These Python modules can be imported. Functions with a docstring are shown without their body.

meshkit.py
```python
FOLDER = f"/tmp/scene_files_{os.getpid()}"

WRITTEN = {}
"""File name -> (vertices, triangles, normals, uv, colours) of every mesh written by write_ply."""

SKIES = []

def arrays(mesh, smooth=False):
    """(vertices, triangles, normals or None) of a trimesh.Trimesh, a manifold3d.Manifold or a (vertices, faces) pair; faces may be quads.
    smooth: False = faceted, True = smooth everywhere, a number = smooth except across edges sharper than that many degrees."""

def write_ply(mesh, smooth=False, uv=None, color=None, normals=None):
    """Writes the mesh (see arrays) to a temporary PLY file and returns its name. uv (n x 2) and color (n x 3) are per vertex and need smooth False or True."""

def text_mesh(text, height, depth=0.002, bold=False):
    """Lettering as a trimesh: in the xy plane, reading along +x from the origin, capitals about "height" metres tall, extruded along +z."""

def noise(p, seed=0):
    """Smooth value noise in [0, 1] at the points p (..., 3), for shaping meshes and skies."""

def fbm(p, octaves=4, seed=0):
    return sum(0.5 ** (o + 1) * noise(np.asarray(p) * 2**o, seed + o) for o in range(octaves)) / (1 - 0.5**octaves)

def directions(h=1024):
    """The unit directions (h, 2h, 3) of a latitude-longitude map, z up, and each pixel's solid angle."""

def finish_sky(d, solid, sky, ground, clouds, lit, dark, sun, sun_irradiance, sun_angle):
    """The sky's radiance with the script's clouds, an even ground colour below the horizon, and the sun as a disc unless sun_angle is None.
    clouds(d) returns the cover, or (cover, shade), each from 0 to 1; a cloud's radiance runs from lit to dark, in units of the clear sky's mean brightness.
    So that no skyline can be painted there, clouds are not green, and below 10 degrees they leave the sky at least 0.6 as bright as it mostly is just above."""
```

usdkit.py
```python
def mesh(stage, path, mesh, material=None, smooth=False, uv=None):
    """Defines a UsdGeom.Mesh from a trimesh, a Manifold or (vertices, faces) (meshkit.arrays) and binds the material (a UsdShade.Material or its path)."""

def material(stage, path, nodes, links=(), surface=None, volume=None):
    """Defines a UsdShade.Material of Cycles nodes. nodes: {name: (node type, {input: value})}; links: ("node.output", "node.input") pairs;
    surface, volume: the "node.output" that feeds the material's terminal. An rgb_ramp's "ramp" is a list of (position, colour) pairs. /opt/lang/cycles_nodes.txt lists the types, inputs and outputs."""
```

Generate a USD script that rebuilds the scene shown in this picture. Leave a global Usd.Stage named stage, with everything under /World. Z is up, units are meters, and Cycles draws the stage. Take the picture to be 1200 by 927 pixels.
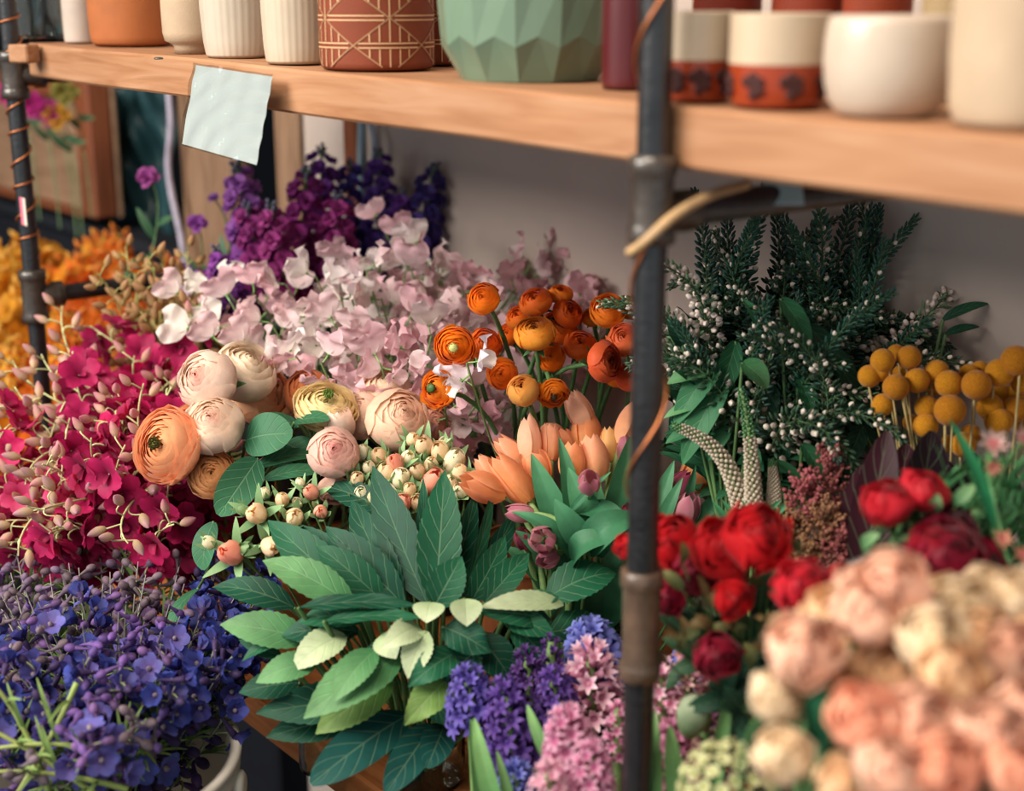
import math, random, numpy as np, meshkit, usdkit
from pxr import Usd, UsdGeom, UsdLux, UsdShade, Gf, Sdf, Vt
rng = np.random.default_rng(7); random.seed(7)
stage = Usd.Stage.CreateInMemory()
UsdGeom.SetStageUpAxis(stage, 'Z'); UsdGeom.SetStageMetersPerUnit(stage, 1.0)
UsdGeom.Xform.Define(stage, '/World'); UsdGeom.Scope.Define(stage, '/World/Looks')
# ---------------------------------------------------------------- camera, lights, exposure
F = 1667.0; PITCH = math.atan(463.5 / F); YAW = math.radians(141)
EXPOSURE = 0.35
FOCUS, FSTOP = 1.36, 3.2
FW = np.array([math.cos(YAW) * math.cos(PITCH), math.sin(YAW) * math.cos(PITCH), -math.sin(PITCH)])
RT = np.array([math.sin(YAW), -math.cos(YAW), 0.0]); UP = np.cross(RT, FW); CAM = np.array([0, 0, 1.5])
cam = UsdGeom.Camera.Define(stage, '/World/camera')
cam.CreateFocalLengthAttr(36 * F / 1200); cam.CreateHorizontalApertureAttr(36.0); cam.CreateVerticalApertureAttr(36 * 927 / 1200)
cam.CreateFStopAttr(FSTOP); cam.CreateFocusDistanceAttr(FOCUS); cam.CreateExposureAttr(EXPOSURE); cam.CreateClippingRangeAttr((0.02, 100))
M4 = Gf.Matrix4d(*RT, 0, *UP, 0, *(-FW), 0, *CAM, 1); UsdGeom.Xformable(cam).AddTransformOp().Set(M4)
dome = UsdLux.DomeLight.Define(stage, '/World/room_glow'); dome.CreateIntensityAttr(0.20); dome.CreateColorAttr((0.80, 0.93, 1.0))
def rect(name, at, to, w, h, power, col):
    l = UsdLux.RectLight.Define(stage, '/World/' + name); l.CreateWidthAttr(w); l.CreateHeightAttr(h); l.CreateIntensityAttr(power); l.CreateColorAttr(col)
    z = np.array(at, float) - np.array(to, float); z /= np.linalg.norm(z); x = np.cross([0, 0, 1], z); x /= np.linalg.norm(x); y = np.cross(z, x)
    UsdGeom.Xformable(l).AddTransformOp().Set(Gf.Matrix4d(*x, 0, *y, 0, *z, 0, *at, 1))
rect('shop_lamp', (-1.7, -1.6, 2.5), (-1.1, .75, 1.0), 1.7, 1.0, 18, (1.0, .93, .84))
rect('ceiling_lamp', (-.5, -.55, 2.85), (-.75, .8, 1.0), 1.3, .6, 17, (1.0, .88, .74))
# ---------------------------------------------------------------- helpers
def ray(x, y): return FW + RT * (x - 600) / F - UP * (y - 463.5) / F
def at(x, y, d): return CAM + ray(x, y) * d
def onY(x, y, Y): r = ray(x, y); return CAM + r * (Y / r[1])
def onZ(x, y, Z): r = ray(x, y); return CAM + r * ((Z - 1.5) / r[2])
def V(r, u, t):                                   # a direction: right, up, towards the viewer's side of the room
    v = RT * r + np.array([0, 0, 1.0]) * u - FW * t; return v / np.linalg.norm(v)
def nrm(v): v = np.asarray(v, float); return v / max(np.linalg.norm(v), 1e-9)
def lin(h):
    c = np.array([int(h[i:i + 2], 16) for i in (0, 2, 4)]) / 255.0
    return np.where(c <= .04045, c / 12.92, ((c + .055) / 1.055) ** 2.4)
def mixc(a, b, t):
    t = np.asarray(t)[..., None]; return np.asarray(a) * (1 - t) + np.asarray(b) * t
def frame(p, z, spin=0.0):                        # 4x4: local +z along z, origin at p
    z = nrm(z); a = np.array([0, 0, 1.0]) if abs(z[2]) < .95 else np.array([1.0, 0, 0])
    x = nrm(np.cross(a, z)); y = np.cross(z, x); c, s = math.cos(spin), math.sin(spin)
    m = np.eye(4); m[:3, 0], m[:3, 1], m[:3, 2], m[:3, 3] = x * c + y * s, y * c - x * s, z, p
    return m
def rotz(a): c, s = math.cos(a), math.sin(a); m = np.eye(4); m[:2, :2] = [[c, -s], [s, c]]; return m
def roty(a): c, s = math.cos(a), math.sin(a); m = np.eye(4); m[0, 0], m[0, 2], m[2, 0], m[2, 2] = c, s, -s, c; return m
def mov(x, y, z): m = np.eye(4); m[:3, 3] = x, y, z; return m
def scl(s): m = np.eye(4); m[:3, :3] *= s; return m
def bez(a, b, c, n=10):
    t = np.linspace(0, 1, n)[:, None]; a, b, c = map(np.asarray, (a, b, c)); return a * (1 - t) ** 2 + 2 * b * t * (1 - t) + c * t * t
class MB:
    "collects grids, tubes and blobs with vertex colours; build() makes them one Mesh"
    def __init__(s): s.v, s.f, s.c, s.l, s.n = [], [], [], [], 0
    def add(s, v, f, c, l=None):
        v = np.asarray(v, float); s.v.append(v); s.f.append(np.asarray(f) + s.n); s.c.append(np.broadcast_to(c, v.shape).copy())
        s.l.append(np.zeros_like(v) if l is None else l); s.n += len(v); return s
    def grid(s, P, C, wrap=False, luv=None):
        n, m = P.shape[:2]; i = np.arange(n * m).reshape(n, m)
        if wrap: i = np.hstack([i, i[:, :1]])
        q = np.stack([i[:-1, :-1], i[:-1, 1:], i[1:, 1:], i[1:, :-1]], -1).reshape(-1, 4)
        f = np.vstack([q[:, [0, 1, 2]], q[:, [0, 2, 3]]])
        return s.add(P.reshape(-1, 3), f, np.broadcast_to(C, P.shape).reshape(-1, 3), None if luv is None else luv.reshape(-1, 3))
    def tube(s, pts, r, col, k=6, caps=True):
        pts = np.asarray(pts, float); n = len(pts); r = np.broadcast_to(r, n).astype(float); t = np.gradient(pts, axis=0)
        t /= np.maximum(np.linalg.norm(t, axis=1, keepdims=True), 1e-9)
        a = np.array([0, 0, 1.0]) if abs(t[0, 2]) < .9 else np.array([1.0, 0, 0]); x = nrm(np.cross(a, t[0])); P = []
        for i in range(n):
            x = nrm(x - t[i] * (x @ t[i])); y = np.cross(t[i], x); g = np.arange(k) * 2 * math.pi / k
            P.append(pts[i] + r[i] * (np.cos(g)[:, None] * x + np.sin(g)[:, None] * y))
        col = np.asarray(col); C = col[:, None, :] if col.ndim == 2 else col
        P = np.array(P)
        if caps:
            P = np.concatenate([np.broadcast_to(pts[0], (1, k, 3)), P, np.broadcast_to(pts[-1], (1, k, 3))])
            if col.ndim == 2: C = np.concatenate([C[:1], C, C[-1:]])
        return s.grid(P, np.broadcast_to(C, P.shape), True)
    def lathe(s, prof, col, k=16, mod=None):       # prof (r, z); about local z
        prof = np.asarray(prof, float); g = np.arange(k) * 2 * math.pi / k
        r = prof[:, 0][:, None] * np.ones(k); z = prof[:, 1][:, None] * np.ones(k)
        if mod is not None: r = r * mod(g[None, :], z)
        P = np.stack([r * np.cos(g), r * np.sin(g), z], -1); col = np.asarray(col)
        return s.grid(P, np.broadcast_to(col[:, None, :] if col.ndim == 2 else col, P.shape), True)
    def box(s, lo, hi, col, b=.002):               # box with chamfered edges
        lo, hi = np.array(lo, float), np.array(hi, float); b = min(b, .45 * (hi - lo).min()); pts = []
        for sx in (0, 1):
            for sy in (0, 1):
                for sz in (0, 1):
                    c = np.where([sx, sy, sz], hi, lo); d = np.where([sx, sy, sz], -b, b)
                    for k in range(3): q = c + d; q[k] = c[k]; pts.append(q)
        import trimesh; h = trimesh.convex.convex_hull(np.array(pts)); f = h.faces
        return s.add(h.vertices[f].reshape(-1, 3), np.arange(len(f) * 3).reshape(-1, 3), col)
    def xf(s, m):
        o = MB(); o.f, o.c, o.l, o.n = list(s.f), list(s.c), list(s.l), s.n; o.v = [v @ m[:3, :3].T + m[:3, 3] for v in s.v]; return o
    def tint(s, k):
        o = MB(); o.v, o.f, o.l, o.n = s.v, s.f, s.l, s.n; o.c = [np.clip(c * k, 0, 1) for c in s.c]; return o
    def put(s, o, m=None):
        o = o if m is None else o.xf(m)
        for v, f, c, l in zip(o.v, o.f, o.c, o.l): s.f.append(f + s.n); s.v.append(v); s.c.append(c); s.l.append(l)
        s.n += o.n; return s
NAMES = {}; BASE = {}; W = '/World'
def numbered(parent, name):
    k = NAMES.get((parent, name), 0); NAMES[(parent, name)] = k + 1
    return f'{parent}/{name}' + (f'_{k:03d}' if k else '')
def keys(prim, **kw):
    for k, v in kw.items():
        if v: prim.SetCustomDataByKey(k, v)
def mtx(m): return Gf.Matrix4d(*np.asarray(m, float).T.ravel())
def thing(name, label, cat, base=(0, 0, 0), group=None, kind=None, m=None):
    p = numbered(W, name); x = UsdGeom.Xform.Define(stage, p); M = mov(*base) if m is None else m
    x.AddTransformOp().Set(mtx(M)); keys(x.GetPrim(), label=label, category=cat, group=group, kind=kind); BASE[p] = np.array(base, float); return p
def root_of(p): return '/'.join(p.split('/')[:3])
def part(parent, name, mb, mat, label=None, kind=None, smooth=True):
    p = numbered(parent, name); off = BASE.get(root_of(p), np.zeros(3))
    ms = []
    for q, f, k, l in zip(mb.v, mb.f, mb.c, mb.l): ms.append(q)
    v = np.vstack(mb.v) - off; c = np.vstack(mb.c); l = np.vstack(mb.l)
    f = np.vstack(mb.f)          # faces were offset when added
    if not smooth: v, c, l = v[f].reshape(-1, 3), c[f].reshape(-1, 3), l[f].reshape(-1, 3); f = np.arange(len(v)).reshape(-1, 3)
    g = UsdGeom.Mesh.Define(stage, p)
    g.CreatePointsAttr(Vt.Vec3fArray.FromNumpy(v.astype(np.float32))); g.CreateFaceVertexCountsAttr(Vt.IntArray.FromNumpy(np.full(len(f), 3, np.int32)))
    g.CreateFaceVertexIndicesAttr(Vt.IntArray.FromNumpy(f.astype(np.int32).ravel())); g.CreateSubdivisionSchemeAttr('none'); g.CreateDoubleSidedAttr(True)
    if smooth:
        w, inv = np.unique(np.round(v, 6), axis=0, return_inverse=True); inv = inv.ravel()
        fn = np.cross(v[f[:, 1]] - v[f[:, 0]], v[f[:, 2]] - v[f[:, 0]]); n = np.zeros((len(v), 3))
        for k in range(3):
            for j in range(3): n[:, k] += np.bincount(f[:, j], fn[:, k], len(v))
        ln = np.linalg.norm(n, axis=1, keepdims=True); n = np.where(ln > 1e-14, n / np.maximum(ln, 1e-14), [0, 0, 1.0])
        g.CreateNormalsAttr(Vt.Vec3fArray.FromNumpy(n.astype(np.float32))); g.SetNormalsInterpolation('vertex')
    pv = UsdGeom.PrimvarsAPI(g)
    pv.CreatePrimvar('col', Sdf.ValueTypeNames.Color3fArray, 'vertex').Set(Vt.Vec3fArray.FromNumpy(c.astype(np.float32)))
    if np.abs(l).max() > 0: pv.CreatePrimvar('luv', Sdf.ValueTypeNames.Vector3fArray, 'vertex').Set(Vt.Vec3fArray.FromNumpy(l.astype(np.float32)))
    UsdShade.MaterialBindingAPI.Apply(g.GetPrim()).Bind(UsdShade.Material.Get(stage, mat))
    keys(g.GetPrim(), label=label, kind=kind); return p
def single(name, mb, mat, label, cat, group=None, kind=None, smooth=True):   # a thing that is one mesh
    p = part(W, name, mb, mat, label, kind, smooth); keys(stage.GetPrimAtPath(p), category=cat, group=group); return p
def copy(src, m, label=None, group=None):
    p = numbered(W, src.split('/')[-1].rstrip('0123456789').rstrip('_')); x = UsdGeom.Xform.Define(stage, p); x.AddTransformOp().Set(mtx(m))
    x.GetPrim().GetReferences().AddInternalReference(src); x.GetPrim().SetInstanceable(True); keys(x.GetPrim(), label=label, group=group); return p
# ---------------------------------------------------------------- materials
L = '/World/Looks/'
def look(name, nodes, links, surface): usdkit.material(stage, L + name, nodes, links, surface=surface); return L + name
def vmat(name, rough=.5, trans=0.0, var=.12, scale=120.0, bump=.15, spec=.4, sheen=0.0, bscale=400.0):   # colour from the mesh, fine mottling, optional translucency
    nodes = dict(a=('attribute', {'attribute': 'col'}), tc=('texture_coordinate', {}), n=('noise_texture', {'scale': scale, 'detail': 3.0}),
        mr=('map_range', {'from_min': .3, 'from_max': .7, 'to_min': 1 - var, 'to_max': 1 + var}), cc=('combine_color', {}), mx=('mix', {'mix_type': 'multiply', 'fac': 1.0}),
        n2=('noise_texture', {'scale': bscale, 'detail': 2.0}), b=('bump', {'strength': bump, 'distance': .002}),
        p=('principled_bsdf', {'roughness': rough, 'specular_ior_level': spec, 'sheen_weight': sheen, 'sheen_roughness': .4}))
    links = [('tc.object', 'n.vector'), ('tc.object', 'n2.vector'), ('n.fac', 'mr.value'), ('mr.result', 'cc.r'), ('mr.result', 'cc.g'), ('mr.result', 'cc.b'),
        ('a.color', 'mx.color1'), ('cc.color', 'mx.color2'), ('mx.color', 'p.base_color'), ('n2.fac', 'b.height'), ('b.normal', 'p.normal')]
    if trans:
        nodes |= dict(t=('translucent_bsdf', {}), m=('mix_closure', {'fac': trans}))
        links += [('mx.color', 't.color'), ('p.BSDF', 'm.closure1'), ('t.BSDF', 'm.closure2')]
        return look(name, nodes, links, 'm.closure')
    return look(name, nodes, links, 'p.BSDF')
PETAL = vmat('petal', .55, .42, .07, 90, .10, .3, .1)
STEM = vmat('stem', .5, 0, .18, 60, .2)
BALL = vmat('pollen_ball', .8, 0, .2, 500, .4, .2, .2, 900)
CERAM = vmat('glazed_ceramic', .28, 0, .05, 30, .03, .5, 0, 60)
MATTE = vmat('matte_ceramic', .7, 0, .07, 40, .12, .3, 0, 500)
RUST = vmat('black_iron', .30, 0, .35, 60, .25, .7, 0, 250)
COPPER = look('copper_wire', dict(p=('principled_bsdf', {'base_color': lin('c0764a'), 'metallic': .8, 'roughness': .4})), [], 'p.BSDF')
PAPER = vmat('printed_paper', .6, 0, .03, 30, .02)
def leafmat(name, rough, trans, vein, bump):
    nodes = dict(a=('attribute', {'attribute': 'col'}), u=('attribute', {'attribute': 'luv'}), s=('separate_xyz', {}), ab=('math', {'math_type': 'absolute'}),
        t=('math', {'math_type': 'multiply', 'value2': 6.0}), k=('math', {'math_type': 'multiply', 'value2': 1.6}), d=('math', {'math_type': 'subtract'}),
        pp=('math', {'math_type': 'pingpong', 'value2': .5}), r=('map_range', {'from_min': .0, 'from_max': .09, 'to_min': 1.0, 'to_max': 0.0, 'clamp': True}),
        mid=('map_range', {'from_min': .02, 'from_max': .06, 'to_min': 1.0, 'to_max': 0.0, 'clamp': True}), mxv=('math', {'math_type': 'maximum'}),
        vf=('math', {'math_type': 'multiply', 'value2': vein}), tc=('texture_coordinate', {}), n=('noise_texture', {'scale': 45.0, 'detail': 4.0}),
        mr=('map_range', {'from_min': .3, 'from_max': .7, 'to_min': .8, 'to_max': 1.2}), cc=('combine_color', {}), mu=('mix', {'mix_type': 'multiply', 'fac': 1.0}),
        lt=('mix', {'mix_type': 'mix', 'color2': lin('a9c79a')}), b=('bump', {'strength': bump, 'distance': .003, 'invert': True}),
        p=('principled_bsdf', {'roughness': rough, 'specular_ior_level': .22}), tr=('translucent_bsdf', {}), m=('mix_closure', {'fac': trans}))
    links = [('u.vector', 's.vector'), ('s.x', 'ab.value1'), ('s.y', 't.value1'), ('ab.value', 'k.value1'), ('t.value', 'd.value1'), ('k.value', 'd.value2'), ('d.value', 'pp.value1'),
        ('pp.value', 'r.value'), ('ab.value', 'mid.value'), ('r.result', 'mxv.value1'), ('mid.result', 'mxv.value2'), ('mxv.value', 'vf.value1'),
        ('tc.object', 'n.vector'), ('n.fac', 'mr.value'), ('mr.result', 'cc.r'), ('mr.result', 'cc.g'), ('mr.result', 'cc.b'), ('a.color', 'mu.color1'), ('cc.color', 'mu.color2'),
        ('mu.color', 'lt.color1'), ('vf.value', 'lt.fac'), ('lt.color', 'p.base_color'), ('lt.color', 'tr.color'), ('mxv.value', 'b.height'), ('b.normal', 'p.normal'),
        ('p.BSDF', 'm.closure1'), ('tr.BSDF', 'm.closure2')]
    return look(name, nodes, links, 'm.closure')
LEAF = leafmat('broad_leaf', .52, .12, .14, .3)
BLADE = vmat('blade_leaf', .5, .2, .12, 60, .1, .25)
def wood(name, c1, c2, c3, rough=.6, stretch=(1.2, 14, 14)):
    return look(name, dict(tc=('texture_coordinate', {}), mp=('mapping', {'scale': stretch}), n=('noise_texture', {'scale': 5.0, 'detail': 6.0, 'distortion': 1.2}),
        r=('rgb_ramp', {'ramp': [(.25, lin(c1)), (.5, lin(c2)), (.75, lin(c3))]}), n2=('noise_texture', {'scale': 3.0, 'detail': 2.0}), mr=('map_range', {'from_min': .3, 'from_max': .7, 'to_min': .86, 'to_max': 1.1}),
        cc=('combine_color', {}), mu=('mix', {'mix_type': 'multiply', 'fac': 1.0}), b=('bump', {'strength': .25, 'distance': .002}), p=('principled_bsdf', {'roughness': rough, 'specular_ior_level': .3})),
        [('tc.object', 'mp.vector'), ('mp.vector', 'n.vector'), ('n.fac', 'r.fac'), ('tc.object', 'n2.vector'), ('n2.fac', 'mr.value'), ('mr.result', 'cc.r'), ('mr.result', 'cc.g'), ('mr.result', 'cc.b'),
         ('r.color', 'mu.color1'), ('cc.color', 'mu.color2'), ('mu.color', 'p.base_color'), ('n.fac', 'b.height'), ('b.normal', 'p.normal')], 'p.BSDF')
PINE = wood('pine_board', '8a5c3c', '9e7252', 'aa8264')
OAK = wood('orange_wood', '9c5a2e', 'b9713f', 'c98550', .55)
BROWNWOOD = wood('brown_wood', '6a3620', '7d4429', '8e5436', .6, (14, 14, 1.2))
POSTWOOD = wood('post_wood', '6e5240', '8a6c54', '9c7e66', .7, (20, 20, 1.5))
def plaster(name, c1, c2, scale, bump, rough=.85):
    return look(name, dict(tc=('texture_coordinate', {}), n=('noise_texture', {'scale': scale, 'detail': 5.0}), r=('rgb_ramp', {'ramp': [(.3, lin(c1)), (.7, lin(c2))]}), n2=('noise_texture', {'scale': 120.0, 'detail': 3.0}),
        b=('bump', {'strength': bump, 'distance': .002}), p=('principled_bsdf', {'roughness': rough, 'specular_ior_level': .2})),
        [('tc.object', 'n.vector'), ('n.fac', 'r.fac'), ('r.color', 'p.base_color'), ('tc.object', 'n2.vector'), ('n2.fac', 'b.height'), ('b.normal', 'p.normal')], 'p.BSDF')
GLASS = look('clear_glass', dict(p=('principled_bsdf', {'base_color': lin('f0f6f2'), 'transmission_weight': 1.0, 'roughness': .02, 'ior': 1.45})), [], 'p.BSDF')
SLEEVE = look('plastic_sleeve', dict(lw=('layer_weight', {'blend': .35}), mr=('map_range', {'to_min': .10, 'to_max': .7}), t=('transparent_bsdf', {'color': (.93, .97, .98)}), g=('glossy_bsdf', {'roughness': .05}), m=('mix_closure', {}), tc=('texture_coordinate', {}),
        n=('noise_texture', {'scale': 60.0, 'detail': 1.0}), b=('bump', {'strength': .03, 'distance': .01})),
        [('lw.facing', 'mr.value'), ('mr.result', 'm.fac'), ('t.BSDF', 'm.closure1'), ('g.BSDF', 'm.closure2'), ('tc.object', 'n.vector'), ('n.fac', 'b.height'), ('b.normal', 'g.normal')], 'm.closure')
SHEET = look('crumpled_plastic', dict(tc=('texture_coordinate', {}), n=('noise_texture', {'scale': 6.0, 'detail': 3.0, 'distortion': .6}), b=('bump', {'strength': .9, 'distance': .05}), p=('principled_bsdf', {'base_color': lin('2a4a50'), 'roughness': .3, 'specular_ior_level': .6})),
        [('tc.object', 'n.vector'), ('n.fac', 'b.height'), ('b.normal', 'p.normal')], 'p.BSDF')
# ---------------------------------------------------------------- the setting
YF, YW, ZL = .639, 1.14, .782
def struct(name, mb, mat, label=None): p = part(W, name, mb, mat, label, 'structure'); return p
white = np.ones(3)
struct('floor', MB().box((-6, -3.5, -.05), (2.5, 4, 0), white), plaster('dark_concrete', '1d1c20', '2b2a2e', 3, .2))
struct('wall_back', MB().box((-1.985, YW, 0), (1.6, YW + .1, 3.0), white, .004), plaster('grey_plaster', 'a99b93', 'bdaea4', 2.5, .12), 'warm grey plaster wall behind the flowers')
struct('wall_far', MB().box((-5.5, 2.9, 0), (1.6, 3.0, 3.0), white, .004), plaster('dark_plaster', '14181f', '1e242c', 2, .1), 'dark far wall of the shop')
struct('wall_left', MB().box((-5.6, -3.4, 0), (-5.5, 3.0, 3.0), white, .004), L + 'dark_plaster')
struct('ceiling', MB().box((-5.6, -3.5, 3.0), (2.5, 4, 3.08), white, .004), plaster('ceiling_paint', '8b8680', '989288', 2, .1))
# two timber posts and battens against the wall
def stripe(x0, x1, ya, yb, Y, zlo, zhi, dep, name, mat, label, cat):
    a, b = onY(x0, ya, Y)[0], onY(x1, ya, Y)[0]
    return single(name, MB().box((min(a, b), Y, zlo), (max(a, b), Y + dep, zhi), white, .012), mat, label, cat)
stripe(208, 240, 180, 0, 1.09, ZL + .001, 2.6, .06, 'timber_post', POSTWOOD, 'pale rough timber post just left of the hanging plastic sleeve', 'post')
stripe(246, 268, 220, 0, 1.085, ZL + .001, 2.6, .05, 'timber_post', POSTWOOD, 'slimmer pale timber post directly behind the hanging plastic sleeve', 'post')
stripe(320, 347, 170, 0, 1.125, ZL + .001, 2.6, .0149, 'wall_batten', POSTWOOD, 'light tan wooden batten on the wall right of the plastic sleeve', 'batten')
stripe(400, 419, 170, 0, 1.125, ZL + .001, 2.6, .0149, 'wall_batten', BROWNWOOD, 'narrow brown wooden batten on the wall beside two pale cords', 'batten')
def cord(name, pts, Y, r, col, label):
    P = [onY(x, y, Y) for x, y in pts]; P = np.array(P)
    from scipy.interpolate import CubicSpline
    P = CubicSpline(np.arange(len(P)), P)(np.linspace(0, len(P) - 1, 40)); return single(name, MB().tube(P, r, lin(col), 8), STEM, label, 'cord')
cord('cable', [(196, 20), (197, 100), (200, 150), (197, 195), (205, 245), (214, 290), (219, 360)], 1.06, .0058, 'a9a2b4', 'pale grey cable hanging behind the left end of the shelf')
cord('cable', [(425, 60), (424, 140), (423, 200), (424, 240), (425, 300)], 1.115, .0062, '8fa6b0', 'straight pale blue cord hanging on the wall, left of a pair')
cord('cable', [(432, 60), (434, 140), (439, 165), (437, 195), (434, 225), (436, 300)], 1.117, .0045, '8c98a8', 'kinked pale blue cord hanging on the wall, right of a pair')
# brown crate, dark sheet and dark boxes in the back room
def bx(mb, x0, x1, y0, y1, d, dep, col=white, b=.004):     # a board whose front covers those pixels at depth d, parallel to the wall
    Y = at((x0 + x1) / 2, (y0 + y1) / 2, d)[1]; p = [onY(x, y, Y) for x in (x0, x1) for y in (y0, y1)]; p = np.array(p)
    xm = p[:, 0]; c = p.mean(0); return mb.box((xm.min(), Y, p[:, 2].min()), (xm.max(), Y + dep, p[:, 2].max()), col, b)
t = thing('wooden_crate', 'brown wooden crate standing open behind the left iron post', 'crate', at(70, 255, 2.9))
Y = at(70, 200, 2.9)[1]
def XZ(x, y): q = onY(x, y, Y); return q[0], q[2]
x0, z1 = XZ(-90, 100); x1, z0 = XZ(112, 258); xs = XZ(90, 180)[0]; zr = XZ(60, 240)[1]
PANELW = wood('light_brown_board', '7d5f48', '94735a', 'a3846a', .7, (1.2, 10, 10))
part(t, 'stile', MB().box((xs, Y, z0), (x1, Y + .05, z1 + .06), white, .006), BROWNWOOD); part(t, 'rail', MB().box((x0, Y - .004, z0 - .003), (xs + .01, Y + .05, zr), white, .006), BROWNWOOD)
part(t, 'top_board', MB().box((x0, Y, z1 + .01), (xs, Y + .05, z1 + .055), white, .006), BROWNWOOD)
part(t, 'back_panel', MB().box((x0, Y + .051, z0), (x1, Y + .06, z1 + .05), white), PANELW); part(t, 'inner_board', MB().box((x0, Y + .03, zr - .005), (xs, Y + .05, z1 + .02), white), PANELW)
# a dark glossy plastic sheet hung beside it
p0 = at(112, 60, 2.95); p1 = at(196, 60, 2.75); n = 28; G = np.zeros((n, n, 3))
for i in range(n):
    for j in range(n):
        u, v = j / (n - 1), i / (n - 1); q = p0 * (1 - u) + p1 * u; fold = .03 * math.sin(9 * (u + .8 * v)) + .018 * math.sin(17 * (u - v) + 1)
        G[i, j] = q + np.array([0, 0, .03 - .43 * v]) - FW * fold
mb = MB().grid(G, white); mb.grid(G + FW * .004, white); single('plastic_sheet', mb, SHEET, 'dark teal glossy plastic sheet hanging right of the brown crate', 'plastic sheet')
t = thing('storage_box', 'dark storage boxes stacked on the back floor, closed lids', 'box', at(90, 300, 3.0)); q = at(90, 275, 3.0)
part(t, 'body', MB().box((q[0] - .9, q[1], 0), (q[0] + .75, q[1] + .3, q[2]), lin('15171f'), .01), MATTE); part(t, 'lid', MB().box((q[0] - .92, q[1] - .02, q[2]), (q[0] + .77, q[1] + .32, q[2] + .03), lin('1d2027'), .01), MATTE)
# ---------------------------------------------------------------- pipe rack
IRON = lin('1d1c1e'); IRON2 = lin('3a322c')
XL, XR = -1.745, -.6475; YP = YF
def zshelf(X): return 1.4505 + (X + 1.724) * (1.4330 - 1.4505) / 1.334
def fitting(z0, z1, r):                 # coupling body with two raised bands
    return [(.0108, z0 - .001), (r * 1.12, z0), (r * 1.14, z0 + .006), (r * 1.12, z0 + .011), (r, z0 + .013), (r * .99, (z0 + z1) / 2), (r, z1 - .013), (r * 1.12, z1 - .011), (r * 1.14, z1 - .006), (r * 1.12, z1), (.0108, z1 + .001)]
def lathe_at(prof, o, axis, col, k=24): return MB().lathe(prof, col, k).xf(frame(o, axis))
def rack_post(X, label):
    t = thing('rack_post', label, 'pipe post', (X, YP, 0)); part(t, 'pipe', MB().tube([(X, YP, z) for z in np.linspace(0.02, 2.4, 12)], .0107, IRON, 24), RUST)
    part(t, 'flange', lathe_at([(.0, 0), (.036, 0), (.037, .006), (.018, .009), (.016, .022), (.0107, .023)], (X, YP, 0), (0, 0, 1), IRON2), RUST); return t
pl = rack_post(XL, 'thin black iron pipe post at the left end of the shelf')
zl = onY(15, 88, YF)[2]; ztee = onY(38, 347, YF)[2]
part(pl, 'tee_fitting', lathe_at(fitting(zl - .028, zl + .028, .0150), (XL, YP, 0), (0, 0, 1), IRON2), RUST); part(pl, 'tee_fitting', lathe_at(fitting(ztee - .032, ztee + .034, .0150), (XL, YP, 0), (0, 0, 1), IRON2), RUST)
part(pl, 'tee_branch', lathe_at([(.0, .0), (.0135, .0), (.0135, .024), (.0165, .026), (.0165, .036), (.0107, .037)], (XL, YP, ztee), (0, 1, 0), IRON2), RUST)
part(pl, 'tee_branch', lathe_at([(.0, .0), (.0135, .0), (.0135, .024), (.0165, .026), (.0165, .036), (.0107, .037)], (XL, YP, zl), (0, 1, 0), IRON2), RUST)
single('rack_crossbar', MB().tube([(XL, y, ztee) for y in np.linspace(YP + .03, YW - .001, 8)], .0107, IRON, 20), RUST, 'short black crossbar running back from the left iron post, scuffed', 'pipe')
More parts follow.
